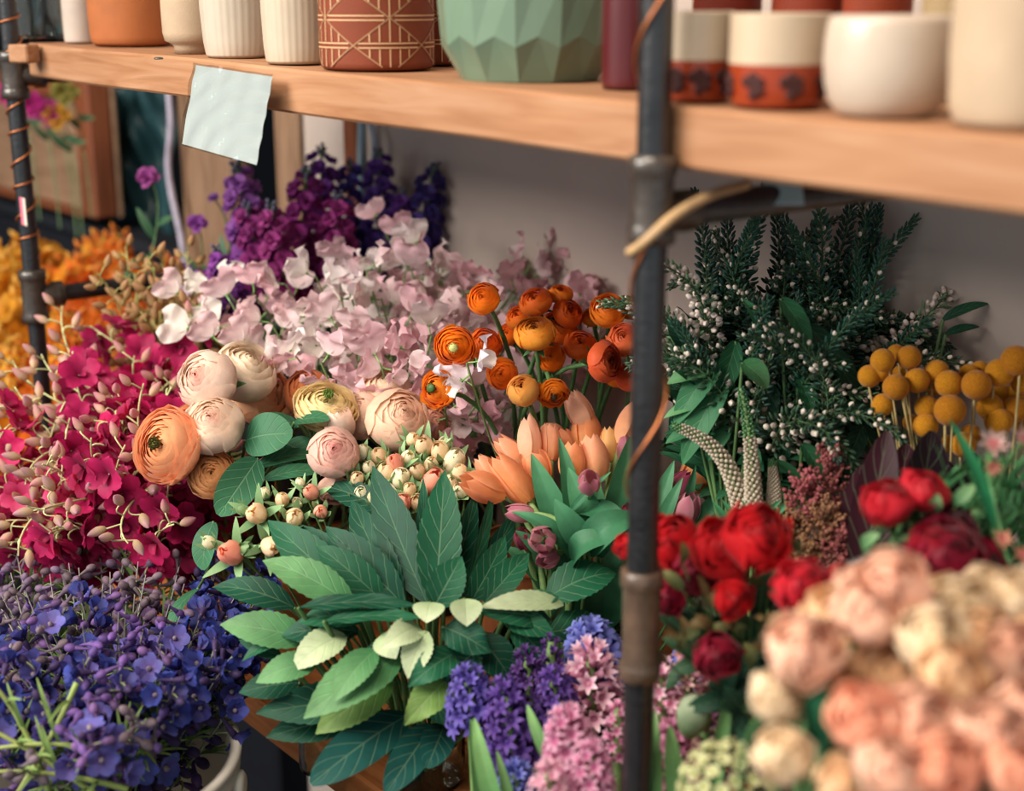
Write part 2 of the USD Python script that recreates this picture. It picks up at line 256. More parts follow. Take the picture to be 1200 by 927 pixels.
single('rack_crossbar', MB().tube([(XL, y, zl) for y in np.linspace(YP + .03, YW - .001, 8)], .0107, IRON, 20), RUST, 'black crossbar under the left end of the shelf', 'pipe')
zr1 = onY(765, 205, YF)[2]; zr0 = onY(765, 285, YF)[2]; zc1 = onY(752, 668, YF)[2]; zc0 = onY(750, 793, YF)[2]; zb = onY(765, 252, YF)[2]
pr = rack_post(XR, 'dark iron pipe post standing in front of the tulips')
part(pr, 'tee_fitting', lathe_at(fitting(zr0, zr1 + .012, .0138), (XR, YP, 0), (0, 0, 1), IRON2), RUST); part(pr, 'coupling', lathe_at(fitting(zc0, zc1, .0130), (XR, YP, 0), (0, 0, 1), lin('564438')), RUST, 'brown rusty coupling')
part(pr, 'tee_branch', lathe_at([(.0, .0), (.0118, .0), (.0118, .022), (.0138, .024), (.0138, .034), (.0107, .035)], (XR, YP, zb), (0, 1, 0), IRON2), RUST)
single('rack_crossbar', MB().tube([(XR, y, zb) for y in np.linspace(YP + .03, YW - .001, 8)], .0107, lin('23242a'), 20), RUST, 'black crossbar with a sticker under the shelf, right post to wall', 'pipe')
rag = onZ(868, 224, zb + .002)
tg = MB().box((-.0135, -.014, -.0008), (.0135, .014, .0008), lin('9fb6b8'), .0006).xf(frame((XR + .0075, .756, zb + .0085), V(.0, .5, .8)))
single('sticker', tg, PAPER, 'pale blue sticker wrapped on the black crossbar under the shelf', 'sticker')
def coil(X, z0, z1, turns, r, amp=.0126):
    t_ = np.linspace(0, 1, int(turns * 18) + 2); a = t_ * turns * 2 * math.pi + .6
    z = z0 + (z1 - z0) * t_ + .004 * np.sin(a * .5); return np.stack([X + amp * np.cos(a), YP + amp * np.sin(a), z], 1)
single('copper_wire', MB().tube(coil(XL, onY(30, 300, YF)[2], onY(10, 2, YF)[2], 9.5, .0012), .0012, lin('c0764a'), 6), COPPER, 'thin copper wire spiralling around the left iron post', 'wire')
single('copper_wire', MB().tube(coil(XR, onY(748, 690, YF)[2], 1.72, 4.4, .0010), .0011, lin('c0764a'), 6), COPPER, 'copper wire spiralling loosely around the right iron post', 'wire')
P = np.array([at(738, 296, .915), at(762, 278, .892), at(785, 257, .893), at(812, 239, .902), at(838, 227, .915), at(858, 221, .935), at(876, 216, .955)])
from scipy.interpolate import CubicSpline
single('twine', MB().tube(CubicSpline(np.arange(7), P)(np.linspace(0, 6, 40)), .0034, lin('b5946c'), 8), STEM, 'length of tan twine tied to the right post and crossbar', 'twine')
b = thing('price_tag', 'small pink and white tag stuck on the left iron post', 'tag', onY(28, 262, YF)); q = onY(28, 248, YF - .0125)
part(b, 'pink_strip', MB().box((q[0] - .009, q[1] - .001, q[2] - .017), (q[0] + .001, q[1], q[2] + .017), lin('d86a80'), .0005), PAPER); part(b, 'white_strip', MB().box((q[0] + .001, q[1] - .001, q[2] - .017), (q[0] + .008, q[1], q[2] + .017), lin('d5cabc'), .0005), PAPER)
# ---------------------------------------------------------------- the plank shelf and the lower shelf
sh = thing('plank_shelf', 'long pale pine plank shelf holding the flower pots', 'shelf', (-1.72, YF, 1.40))
TH = .0385; ys = [YF + .0118, YF + .150, YF + .292, YF + .432]
for k in range(3):
    X0, X1 = -1.722 + .006 * (k % 2), .35; nx = 60; mb = MB(); xs_ = np.linspace(X0, X1, nx); c = .0025
    prof = [(ys[k], -TH + c), (ys[k] + c, -TH), (ys[k + 1] - .002 - c, -TH), (ys[k + 1] - .002, -TH + c), (ys[k + 1] - .002, -c), (ys[k + 1] - .002 - c, 0), (ys[k] + c, 0), (ys[k], -c)]
    G = np.array([[(x, y + (.0009 * math.sin(x * 9) if y < ys[k] + .01 else 0), zshelf(x) + z + .0006 * math.sin(x * 13 + k)) for y, z in prof] for x in xs_])
    G = np.concatenate([np.broadcast_to(G[:1].mean(1, keepdims=True), G[:1].shape), G[:1], G, G[-1:], np.broadcast_to(G[-1:].mean(1, keepdims=True), G[:1].shape)])
    mb.grid(G, white, True); part(sh, 'plank', mb, PINE, smooth=False)
q = onY(162, 70, YF + .011); nail = thing('screw', 'dark screw head sunk in the shelf edge left of the sleeve', 'screw', onZ(186, 69, zshelf(-1.4)))
part(nail, 'head', MB().lathe([(0, 0), (.004, 0), (.0045, .0012), (.003, .002), (0, .002)], lin('3c4a48'), 12).xf(mov(*(onZ(186, 69.5, zshelf(-1.4))))), RUST)
q = onY(20, 63, YF - .012); single('wood_offcut', MB().box((-.014, -.012, -.010), (.014, .012, .011), white, .002).xf(mov(q[0] + .012, q[1] + .004, q[2]) @ rotz(.5)), PINE, 'small wood offcut wedged by the left post on the shelf end', 'wood block')
ls = thing('lower_shelf', 'orange wooden lower shelf under the glass vases', 'shelf', (-1.7, YF, .74))
for k in range(4):
    part(ls, 'plank', MB().box((-2.35, YF + .013 + k * .122, ZL - .04), (.35, YF + .012 + (k + 1) * .122 - .002, ZL), white, .003), OAK)
# ---------------------------------------------------------------- pots on the shelf
def potbase(xc, wpx, gap=.012):
    Y = YF + .08
    for _ in range(6):
        p = onY(xc, 60, Y); d = (p - CAM) @ FW; R = wpx / F * d / 2; Y = YF + .013 + R + gap
    p = onY(xc, 60, Y); return p[0], Y, zshelf(p[0]) + .0008, R
def shell(outer, th=.004, zin=.006):     # outer profile (r, z) from foot to rim -> closed pot profile
    o = [(max(r, 0), z) for r, z in outer]; inner = [(max(r - th, .001), max(z, zin)) for r, z in o[::-1]]; return [(0, o[0][1])] + o + [((o[-1][0] + inner[0][0]) / 2, o[-1][1] + th * .5)] + inner + [(0, zin)]
def pot(name, label, xc, w, shape, H, mat, col, mod=None, gap=.012, k=48, smooth=True, cat='plant pot', cols=None):
    X, Y, Z, R = potbase(xc, w, gap); t = thing(name, label, cat, (X, Y, Z))
    pr = shell([(R * r, H * z) for r, z in shape]); c = lin(col) if cols is None else np.array([cols(z / H) for r, z in pr])
    part(t, 'body', MB().lathe(pr, c, k, mod).xf(mov(X, Y, Z)), mat, smooth=smooth); return t, X, Y, Z, R
rnd = [(.86, 0), (.93, .02), (.965, .06), (.985, .2), (1, .5), (1, .85), (.985, .97), (.97, 1)]
cyl = [(.93, 0), (.975, .015), (.99, .04), (1, .3), (1, .7), (1, .97), (.985, 1)]
CW, CR = lin('cdbfae'), lin('d3b592')
# textured clear jar by the left post
X, Y, Z, R = potbase(48, 62); t = thing('glass_jar', 'dimpled clear glass jar by the left post on the shelf', 'jar', (X, Y, Z))
pr = [(0, .004), (R * .9, .004), (R * .9, .11), (R, .11), (R, .03), (R * .97, .004), (R * .93, 0), (0, 0)]
mb = MB().lathe(shell([(R * .9, 0), (R * .98, .006), (R, .03), (R, .10), (R * .9, .12)], .003), white, 40, lambda g, z: 1 + .012 * np.sin(g * 12) * np.sin(z * 420)); part(t, 'body', mb.xf(mov(X, Y, Z)), GLASS)
single('dark_twig', MB().tube(bez((X - .02, Y, Z + .008), (X, Y + .01, Z + .06), (X + .025, Y, Z + .17), 10), .0018, lin('2c3a2c'), 6), STEM, 'dark green twig standing in the dimpled glass jar', 'twig')
pot('tapered_pot', 'narrow off white pot between glass jar and terracotta pot', 96, 38, cyl, .14, MATTE, 'a89c92', gap=.03)
pot('terracotta_pot', 'plain orange terracotta pot near the left end of the shelf', 156, 98, rnd, .16, MATTE, '985830', gap=.028)
pot('footed_bowl', 'cream bowl on a narrow foot beside the terracotta pot', 226, 68, [(.62, 0), (.62, .055), (.70, .075), (.92, .10), (.985, .16), (1, .3), (1, .8), (.98, 1)], .13, MATTE, 'a8927a', gap=.012)
rib = lambda g, z: 1 + .014 * np.abs(np.sin(g * 15)) ** .8 + .004 * np.sin(g * 7 + z * 30)
pot('ribbed_pot', 'white vertically ribbed pot beside the cream footed bowl', 277, 80, [(.80, 0), (.87, .02), (.93, .1), (.98, .3), (1, .55), (1.0, .8), (.985, 1)], .15, CERAM, 'b4a898', rib, .010, 120)
pot('ribbed_pot', 'white vertically ribbed pot touching the brown patterned pot', 346, 76, [(.84, 0), (.9, .02), (.95, .1), (.99, .3), (1, .55), (1.0, .8), (.985, 1)], .15, CERAM, 'b6a894', rib, .008, 120)
def patterned(xc, w, label, gap, H=.15):
    t, X, Y, Z, R = pot('patterned_pot', label, xc, w, cyl, H, MATTE, '74351f', None, gap, 64)
    mb = MB(); cream = lin('c8a078'); dx = .0295 / R; dz = .0225; wv = .0011   # half pitch round the pot, row pitch
    def line(g0, z0, g1, z1, wd=wv):
        zl, zh = .003, H - .002
        if abs(z1 - z0) > 1e-6:
            ts = sorted([(zl - z0) / (z1 - z0), (zh - z0) / (z1 - z0)]); ta, tb = max(0, ts[0]), min(1, ts[1])
            if tb - ta < .05: return
            g0, g1, z0, z1 = g0 + (g1 - g0) * ta, g0 + (g1 - g0) * tb, z0 + (z1 - z0) * ta, z0 + (z1 - z0) * tb
        n = 6; tt = np.linspace(0, 1, n); g = g0 + (g1 - g0) * tt; z = z0 + (z1 - z0) * tt; dg, dzz = (g1 - g0) * R, z1 - z0; ln = math.hypot(dg, dzz); ng, nz = -dzz / ln * wd / 2 / R, dg / ln * wd / 2
        ok = (z.min() >= .0029) and (z.max() <= H - .0019)
        if not ok: return
        P = np.stack([np.stack([(R * 1.001 + .0004) * np.cos(g + s * ng), (R * 1.001 + .0004) * np.sin(g + s * ng), z + s * nz], -1) for s in (-1, 1)], 1); mb.grid(P, cream)
    N = 2 * round(math.pi / dx); dx = 2 * math.pi / N
    for row in range(-1, 8):
        zc = row * dz + .0 - .002
        for k in range(N):
            if (k + row) % 2: continue
            g = k * dx                                       # node (crossing) at g, zc
            for s in (-1, 1): line(g, zc, g + s * dx, zc + dz); line(g, zc, g + s * dx, zc - dz)
            gc = g + dx                                      # cell centre between nodes
            for o in (-.0018, .0018): line(gc - dx * .86, zc + o, gc + dx * .86, zc + o)
            if row % 2 == 1:
                for q in (-.55, -.28, 0, .28, .55):
                    h = dz * (1 - abs(q)) * .96
                    line(gc + q * dx, zc + .003, gc + q * dx, zc + h); line(gc + q * dx, zc - .003, gc + q * dx, zc - h)
    part(t, 'line_pattern', mb.xf(mov(X, Y, Z) @ rotz(math.atan2(CAM[1] - Y, CAM[0] - X) + .35 * dx)), PAPER, 'cream diamond and hatch line pattern')
patterned(442, 134, 'dark brown pot with cream diamond line pattern', .008)
patterned(505, 70, 'brown line-patterned pot half hidden behind the green faceted pot', .11)
# green faceted pot
X, Y, Z, R = potbase(621, 219, .007); t = thing('faceted_pot', 'large sage green pot with zigzag facets at its foot', 'plant pot', (X, Y, Z))
n = 13; h = math.pi / n; mb = MB(); H = .19; fg = lin('667c68')
def ring(r, z, o): g = np.arange(n) * 2 * h + .12 + o; return np.stack([r * np.cos(g), r * np.sin(g), np.full(n, z)], 1)
def tri(a, b, c): mb.add([a, b, c], [[0, 1, 2]], fg)
def quad(a, b, c, d): tri(a, b, c); tri(a, c, d)
bt_, rd0, vl0, rd1, vl1 = ring(R * .74, 0, 0), ring(R * .95, .026, 0), ring(R * .945, .034, h), ring(R * 1.01, .075, 0), ring(R * .965, .075, h); rd2, vl2 = ring(R * .98, H, 0), ring(R * .93, H, h); i1, i2 = ring(R * .9, H, 0), ring(R * .66, .01, 0)
for k in range(n):
    j = (k + 1) % n
    tri([0, 0, 0], bt_[j], bt_[k]); tri(bt_[k], bt_[j], vl0[k]); tri(bt_[k], vl0[k], rd0[k]); tri(bt_[j], rd0[j], vl0[k])
    for a0, v0, a1, v1 in ((rd0, vl0, rd1, vl1), (rd1, vl1, rd2, vl2)): quad(a0[k], v0[k], v1[k], a1[k]); quad(v0[k], a0[j], a1[j], v1[k])
    quad(rd2[k], vl2[k], i1[j], i1[k]); tri(vl2[k], rd2[j], i1[j]); quad(i1[k], i1[j], i2[j], i2[k]); tri(i2[k], i2[j], [0, 0, .01])
part(t, 'body', mb.xf(mov(X, Y, Z)), CERAM, smooth=False)
pot('maroon_pot', 'dark maroon pot behind the right iron post', 738, 66, cyl, .17, CERAM, '4a1418', None, .05)
def split(z): return lin('a84a22') if z < .42 else lin('d8c4ac')
for i, (xc, w, lb) in enumerate([(820, 78, 'cream pot with terracotta base just right of the iron post'), (913, 116, 'cream pot with terracotta base beside the round glazed pot')]):
    X, Y, Z, R = potbase(xc, w, .012); H = .0560; t = thing('two_tone_pot', lb, 'plant pot', (X, Y, Z)); zs = .46 * H
    low = [(0, 0), (R * .86, 0), (R * .93, .003), (R * .98, .012), (R, zs)]; part(t, 'terracotta_base', MB().lathe(low, lin('8c3418'), 48).xf(mov(X, Y, Z)), CERAM)
    part(t, 'cream_upper', MB().lathe([(R * 1.004, zs)] + [(R * 1.008, zs + .001), (R * 1.008, H * .98), (R, H), (R * .95, H * .98), (R * .93, .01), (0, .008)], lin('b8a48c'), 48).xf(mov(X, Y, Z)), CERAM)
    mb = MB()                                          # dark stamped blossoms on the base
    for a in np.arange(0, 2 * math.pi, math.pi / 4) + .2 * i:
        for kk in range(6):
            b_ = kk * math.pi / 3; rr = .0052
            if kk == 5: rr = 0
            m_ = mov(X, Y, Z + zs * .52) @ rotz(a) @ mov(R * .994, 0, 0) @ roty(math.pi / 2)
            mb.put(MB().lathe([(0, .0018), (.0026, .0012), (.0034, 0)], lin('3a1a18'), 8).xf(m_ @ mov(rr * math.cos(b_), rr * math.sin(b_), 0)))
    part(t, 'stamped_flower', mb, MATTE, 'dark stamped flower marks')
pot('round_pot', 'rounded glossy cream white pot on the right of the shelf', 1042, 151, [(.66, 0), (.78, .04), (.9, .16), (.97, .34), (1, .55), (.99, .78), (.96, .95), (.93, 1)], .0545, CERAM, 'b8a898', None, .010)
pot('tall_cream_pot', 'big plain cream pot at the right edge of the shelf', 1205, 178, rnd[:1] + [(.90, .03), (.96, .08), (1, .25), (1, .8), (.98, 1)], .15, MATTE, 'ae9880', None, .010)
for xc, w, c, gp, lb, H in ((850, 80, '6e2412', .14, 'red terracotta pot behind the first two-tone pot', .095), (945, 86, '742a14', .15, 'red terracotta pot behind the second two-tone pot', .095), (1025, 80, '7c3016', .16, 'terracotta pot behind the rounded glossy pot', .10), (1108, 60, '9a8462', .15, 'olive tan pot behind the gap at the right of the shelf', .11)):
    pot('back_row_pot', lb, xc, w, cyl, H, MATTE, c, None, gp)
# ---------------------------------------------------------------- price sign in a plastic sleeve
t = thing('sign_sleeve', 'clear plastic sleeve with a blank white card hung on the shelf edge', 'sign', onY(256, 180, YF - .01))
c4 = [onY(228, 74, YF - .004), onY(322, 88, YF - .001), onY(302, 196, YF - .030), onY(211, 170, YF - .033)]
def sheet(off, wav, shrink, th):
    n = 26; mb = MB(); G = np.zeros((n, n, 3)); nv = nrm(np.cross(c4[1] - c4[0], c4[3] - c4[0])); nv = nv if nv @ FW < 0 else -nv
    for i in range(n):
        for j in range(n):
            u = shrink + (1 - 2 * shrink) * j / (n - 1); v = shrink + (1 - 2 * shrink) * i / (n - 1)
            q = (c4[0] * (1 - u) + c4[1] * u) * (1 - v) + (c4[3] * (1 - u) + c4[2] * u) * v
            rr = math.hypot(u - .95, v - 1.1); G[i, j] = q + nv * (off + wav * (.0010 * math.sin(rr * 26) + .0005 * math.sin(u * 26 + v * 3) * (1 - v)))
    mb.grid(G, lin('b6bab8'))
    if th < .001: mb.grid((G - nv * th)[:, ::-1], lin('b6bab8'))
    return mb
part(t, 'card', sheet(0, .5, .02, .0004), PAPER, 'blank white card'); part(t, 'sleeve', sheet(.0016, 1.0, 0, .0032), SLEEVE, 'glossy rippled plastic sleeve')
# ---------------------------------------------------------------- plant generators (local frame: base at origin, growing along +z)
U7 = np.array([-1, -.66, -.33, 0, .33, .66, 1.0]); U5 = np.array([-1, -.5, 0, .5, 1.0]); U9 = np.array([-1, -.75, -.45, -.15, 0, .15, .45, .75, 1.0])
def petal(Lg, Wd, th0=0., bend=0., a=.6, b=.5, fold=0., ruf=0., rn=3, n=7, us=U5, seed=0, notch=0., r0=0., z0=0.):
    "grid of a petal or leaf: rises from the axis in the xz plane, th is the angle from +z; width profile t^a (1-t)^b"
    t = np.linspace(0, 1, n); th = th0 + bend * t; ds = Lg / (n - 1); x = np.concatenate([[0], np.cumsum(np.sin((th[1:] + th[:-1]) / 2) * ds)]) + r0; z = np.concatenate([[0], np.cumsum(np.cos((th[1:] + th[:-1]) / 2) * ds)]) + z0
    w = np.maximum(t, .02) ** a * np.maximum(1 - t, .02) ** b; w = Wd * w / w.max() / 2
    N = np.stack([np.cos(th), 0 * th, -np.sin(th)], 1); Tn = np.stack([np.sin(th), 0 * th, np.cos(th)], 1); u = us[None, :]
    P = np.stack([x, 0 * x, z], 1)[:, None, :] + np.stack([0 * u, u, 0 * u], -1) * w[:, None, None]
    off = fold * (u ** 2) * w[:, None] + ruf * t[:, None] ** 1.5 * np.abs(u) * np.sin(rn * math.pi * t[:, None] + seed * 2.1 + 1.7 * np.sign(u)) + ruf * .8 * t[:, None] ** 3 * np.sin(u * rn * 1.6 + seed)
    P = P - N[:, None, :] * off[..., None]
    if notch: P = P - Tn[:, None, :] * (notch * np.exp(-(u / .35) ** 2) * t[:, None] ** 3)[..., None]
    return P, t
def luv(n, us): return np.stack(np.broadcast_arrays(us[None, :], np.linspace(0, 1, n)[:, None], 0.0), -1)
def pcol(t, us, c0, c1, ce=None, k=1.0):
    C = mixc(c0, c1, np.broadcast_to(t[:, None] ** k, (len(t), len(us))))
    if ce is not None: C = mixc(C, ce, np.abs(us)[None, :] ** 3 * t[:, None] ** .5) if False else C * (1 - (np.abs(us)[None, :, None] ** 3 * t[:, None, None] ** .5)) + np.asarray(ce) * (np.abs(us)[None, :, None] ** 3 * t[:, None, None] ** .5)
    return C
def addp(mb, m, c0, c1, us=U5, k=1.0, ce=None, **kw):
    P, t = petal(us=us, **kw); o = MB().grid(P, pcol(t, us, c0, c1, ce, k), luv=luv(len(t), us)); mb.put(o, m); return mb
def blob(p, axis, r, h, c0, c1, k=8, prof=None):
    prof = prof or [(0, 0), (.6, .08), (.95, .3), (1, .5), (.85, .75), (.5, .93), (0, 1)]
    pr = [(a * r, b * h) for a, b in prof]; tt = np.array([b for a, b in prof]); return MB().lathe(pr, mixc(c0, c1, tt), k).xf(frame(p, axis))
# --- many-petalled bloom on nested spheroids; top of the bloom at +z; returns a list of petal MBs
def bloom_petals(R, n, cin, cout, seed, open_=.9, inner=.12, zsq=.95, wide=1.25, ruf=.03, curl=.0, rim=None, spread=0.0, rows=7, eye=0.0):
    r_ = np.random.default_rng(seed); us = U7; out = []; rim = cout if rim is None else rim
    for i in range(n):
        k = (i + .5) / n; a = i * 2.39996 + r_.normal(0, .15); Rk = R * (inner + (1 - inner) * k ** .8); zo = 0.0
        if eye: Rk = R * (.07 + .93 * k ** .8)
        top = math.pi * (.06 + .30 * open_ * k ** 1.1) + r_.normal(0, .04); bot = math.pi * .93
        if eye: top = math.pi * (.05 + .21 * open_ * k ** .8) + r_.normal(0, .03); zo = max(0, R * (.64 + eye * .22 * (1 - k)) - Rk * zsq * (1 - .15 * k) * math.cos(top))
        t = np.linspace(0, 1, rows)[:, None]; u = us[None, :]; wa = wide * (.85 + .5 * (1 - k)) * (1 + .1 * r_.normal())
        w = np.sin(np.clip(t, 0, 1) * math.pi * .56 + .25); tt = t * (1 - .16 * np.abs(u) ** 2.4) - ruf * 1.2 * t ** 3 * np.sin(u * 4 + seed + i)
        ph = bot + (top - bot) * tt; az = u * wa * w; rad = Rk * (1 + curl * k * np.maximum(t - .7, 0) * 3) * (1 + ruf * t ** 2 * np.sin(u * 6 + i * 1.3) * (1 + .4 * r_.normal())) + spread * R * k * t ** 2 + R * .03 * np.abs(u) * t
        s = np.sin(ph); P = np.stack([rad * s * np.cos(az), rad * s * np.sin(az), -np.cos(ph) * -1 * Rk * zsq * (1 - .15 * k) * 1.0 + R * .05 * (1 - k) + zo + 0 * az], -1)
        base = mixc(cin, cout, np.array(min(1, k * (1.5 if eye else 1.15)) ** .8)); C = mixc(base * .97, np.asarray(rim) * .35 + base * .65, np.broadcast_to(t ** 3, P.shape[:2]))
        out.append(MB().grid(P, np.clip(C * (1 + .05 * r_.normal()), 0, 1)).xf(rotz(a)))
    return out
def sepals(mb, m, n, Lg, Wd, c0, c1, th0=1.2, bend=.8, **kw):
    for i in range(n): addp(mb, m @ rotz(i * 2 * math.pi / n + .3) @ mov(.001, 0, 0), c0, c1, Lg=Lg, Wd=Wd, th0=th0, bend=bend, a=.35, b=.8, n=6, **kw)
    return mb
G1, G2, G3, G4 = lin('4f7a4a'), lin('86a86c'), lin('2f5a3c'), lin('1f4a3a')
def stem_to(mb, top, dirn, base, r, c0, c1, sag=.5, n=12):
    Lg = np.linalg.norm(np.asarray(top) - base); mid = np.asarray(top) - nrm(dirn) * Lg * sag; P = bez(base, mid, top, n); mb.tube(P, np.linspace(r * 1.2, r, n), mixc(c0, c1, np.linspace(0, 1, n)), 7); return P
def leaf_on(A, B, Wd, nv, arch=.15, fold=.25, serr=.0, twist=0., c0=G3, c1=G2, n=16, us=U9, a=.55, b=.75, ruf=.0, tipcurl=0.):
    "leaf from A to B, nv is about the way its face looks"
    A, B = np.asarray(A, float), np.asarray(B, float); d = B - A; Lg = np.linalg.norm(d); d /= Lg; nv = nrm(np.asarray(nv) - d * (np.asarray(nv) @ d)); t = np.linspace(0, 1, n)
    sp = A + np.outer(t, d) * Lg + np.outer(4 * t * (1 - t) * arch * Lg, nv) - np.outer(t ** 3 * tipcurl * Lg, nv)
    tn = np.gradient(sp, axis=0); tn /= np.linalg.norm(tn, axis=1, keepdims=True); N = nv - tn * (tn @ nv)[:, None]; N /= np.linalg.norm(N, axis=1, keepdims=True); S = np.cross(tn, N)
    if twist: ca, sa = np.cos(twist * t)[:, None], np.sin(twist * t)[:, None]; S, N = S * ca + N * sa, N * ca - S * sa
    w = np.maximum(t, .015) ** a * np.maximum(1 - t, .008) ** b; w = Wd * w / w.max() / 2
    if serr: w = w * (1 + serr * np.where(np.arange(n) % 2, 1, -1) * (t > .08))
    u = us[None, :]; P = sp[:, None, :] + S[:, None, :] * (u * w[:, None])[..., None] + N[:, None, :] * (fold * np.abs(u) ** 1.5 * w[:, None] + ruf * np.sin(t[:, None] * 14 + np.sign(u) * 1.3) * np.abs(u) ** 2 * Wd)[..., None]
    C = mixc(c0, c1, np.broadcast_to(t[:, None], P.shape[:2])); return MB().grid(P, C, luv=luv(n, us))

ORD = ['first from left', 'second from left', 'third from left', 'fourth from left', 'fifth from left', 'sixth from left', 'seventh from left', 'eighth from left', 'ninth from left', 'tenth from left']
def by_rows(pts, names, nrow, where):               # a label for each of a cluster's heads: its look, its row and its place in that row
    o = sorted(range(len(pts)), key=lambda i: pts[i][1]); out = [''] * len(pts); rows = np.array_split(np.array(o), nrow); rn = ['top', 'second', 'third', 'fourth', 'fifth', 'sixth', 'seventh', 'eighth', 'ninth', 'tenth'][:nrow]; rn[-1] = 'bottom'
    for r, nm in zip(rows, rn):
        for k, i in enumerate(sorted(r, key=lambda i: pts[i][0])): out[i] = f'{names[i]}, {ORD[k]} in the {nm} row of {where}'
    return out
# ---------------------------------------------------------------- roses and ranunculus, each stem a thing
def vessel(name, label, x, y, z, r, h, mat, col, flare=1.15, cat='bucket', th=.003, k=32, rings=()):
    t = thing(name, label, cat, (x, y, z)); pr = [(0, 0), (r * .97, 0), (r, .004)]
    for q in np.linspace(.02, h - .012, 8): pr.append((r * (1 + (flare - 1) * q / h), q))
    pr += [(r * flare + .003, h - .008), (r * flare + .0045, h - .003), (r * flare + .002, h)]; inn = [(max(a - th, .001), max(b_, th)) for a, b_ in pr[::-1]]
    part(t, 'body', MB().lathe(pr + inn, lin(col), k).xf(mov(x, y, z)), mat); return t
def rose(name, label, px, py, d, dia, face, cin, cout, base, cat='rose', n=34, seed=0, open_=.9, rim=None, green=(G3, G1), scol=G3, sep=True, center=None, spread=0., ruf=.03, zsq=.95, sr=.0022, group=None, inner=.12, curl=0., wide=1.25, eye=0.):
    c = at(px, py, d); f = V(*face); R = dia / F * d / 2; b = np.array(base, float); t = thing(name, label, cat, b, group)
    low = c - f * R * .8; mb = MB(); stem_to(mb, low, f, b, sr, lin('4d6a3c'), G1, .45); part(t, 'stem', mb, STEM); M = frame(c, f, seed * 1.1)
    for p in bloom_petals(R, n, cin, cout, seed, open_, inner, zsq, wide, ruf, curl, rim, spread, eye=eye): part(t, 'petal', p.xf(M), PETAL)
    if sep: mb = MB(); sepals(mb, frame(low, f), 5, R * .8, R * .28, G3, G1); mb.put(blob(low - f * R * .12, f, R * .22, R * .3, G1, G1)); part(t, 'calyx', mb, BLADE)
    if center is not None:
        mb = MB().put(blob(c + f * R * center[1], f, R * center[2], R * center[2] * 1.1, lin(center[0]) * .8, lin(center[0]), 10))
        for i in range(24):
            a = i * 2.4; q = R * center[2] * (.3 + .9 * (i / 24) ** .5); mb.put(MB().lathe([(0, 0), (R * .018, R * .1), (R * .028, R * .16), (0, R * .2)], lin(center[0]) * (.75 if i % 3 else .4), 5).xf(frame(c + f * R * center[1], f) @ mov(q * math.cos(a), q * math.sin(a), R * .02)))
        part(t, 'centre', mb, STEM)
    return t
BL, CO, PEA, CRM = lin('f8e2d2'), lin('ea7c62'), lin('f4b080'), lin('f6e2c0')
B0 = onZ(300, 640, .80); B0 = np.array([B0[0] + .10, .78, .80])
def rb(i): return B0 + np.array([.02 * math.cos(i * 2.1), .02 * math.sin(i * 2.1), 0])
rose('garden_rose', 'blush garden rose with a coral eye, highest of the pale roses at left', 245, 446, 1.41, 76, (-.40, .30, .86), CO, BL, rb(0), n=34, seed=1, open_=0.95, eye=.34, wide=1.25)
rose('garden_rose', 'creamy blush garden rose with pink heart, directly below the highest pale rose', 250, 500, 1.39, 76, (-.05, .55, .83), lin('f0a890'), lin('f6dfca'), rb(1), n=34, seed=2, open_=0.95, eye=.34, wide=1.25)
rose('garden_rose', 'wide open cream rose turned away behind the highest pale rose', 283, 441, 1.47, 84, (.45, .75, .35), CRM, lin('f8e6d0'), rb(2), n=26, seed=3, open_=1.25, eye=.34, wide=1.25)
rose('garden_rose', 'ruffled peach rose behind the two blush garden roses', 303, 465, 1.50, 78, (.5, .35, .75), lin('e88850'), lin('f6bc8c'), rb(3), n=34, seed=4, open_=1.25, ruf=.07, rim=lin('fbe0bc'), eye=.34, wide=1.25)
rose('peach_ranunculus', 'large peach ranunculus with a dark green eye, facing left', 195, 522, 1.38, 96, (-.50, .18, .85), lin('e8a868'), lin('f2a878'), rb(4), cat='ranunculus', n=64, seed=5, open_=1.25, zsq=.72, inner=.10, ruf=.02, center=('6b6a30', .30, .13), rim=lin('f9cfa8'), wide=1.1)
rose('peach_ranunculus', 'golden peach ranunculus tucked under the pale rose pair', 248, 556, 1.39, 62, (.1, .35, .9), lin('eeb070'), lin('f0bc84'), rb(5), cat='ranunculus', n=40, seed=6, open_=1.1, zsq=.8)
rose('peach_ranunculus', 'peach ranunculus seen from the side behind the green-eyed one', 224, 510, 1.43, 90, (-.2, .5, .6), lin('ee9c66'), lin('f4b488'), rb(6), cat='ranunculus', n=44, seed=7, open_=1.2, zsq=.75, ruf=.04)
rose('apricot_rose', 'plain apricot orange rose half hidden behind the rose leaves', 362, 462, 1.50, 66, (-.1, .6, .7), lin('d8804a'), lin('dd8a58'), rb(7), n=18, seed=8, open_=.9, eye=.5, wide=1.5)
rose('cream_ranunculus', 'cream yellow ranunculus with green centre, lying face up', 382, 476, 1.43, 80, (.25, .80, .55), lin('e8dc9c'), lin('f4dfae'), rb(8), cat='ranunculus', n=46, seed=9, open_=1.35, zsq=.62, center=('6f8f3c', .40, .13), ruf=.04)
rose('garden_rose', 'biggest blush rose left of the orange ranunculus, full and round', 466, 494, 1.42, 80, (.35, .5, .8), lin('f0b898'), lin('f7d6bc'), rb(9), n=34, seed=10, open_=0.95, eye=.34, wide=1.25)
rose('garden_rose', 'pale cream rose rising behind the biggest blush rose', 453, 462, 1.48, 66, (-.1, .8, .5), CRM, lin('f6dcc2'), rb(10), n=26, seed=11, open_=0.95, eye=.34, wide=1.25)
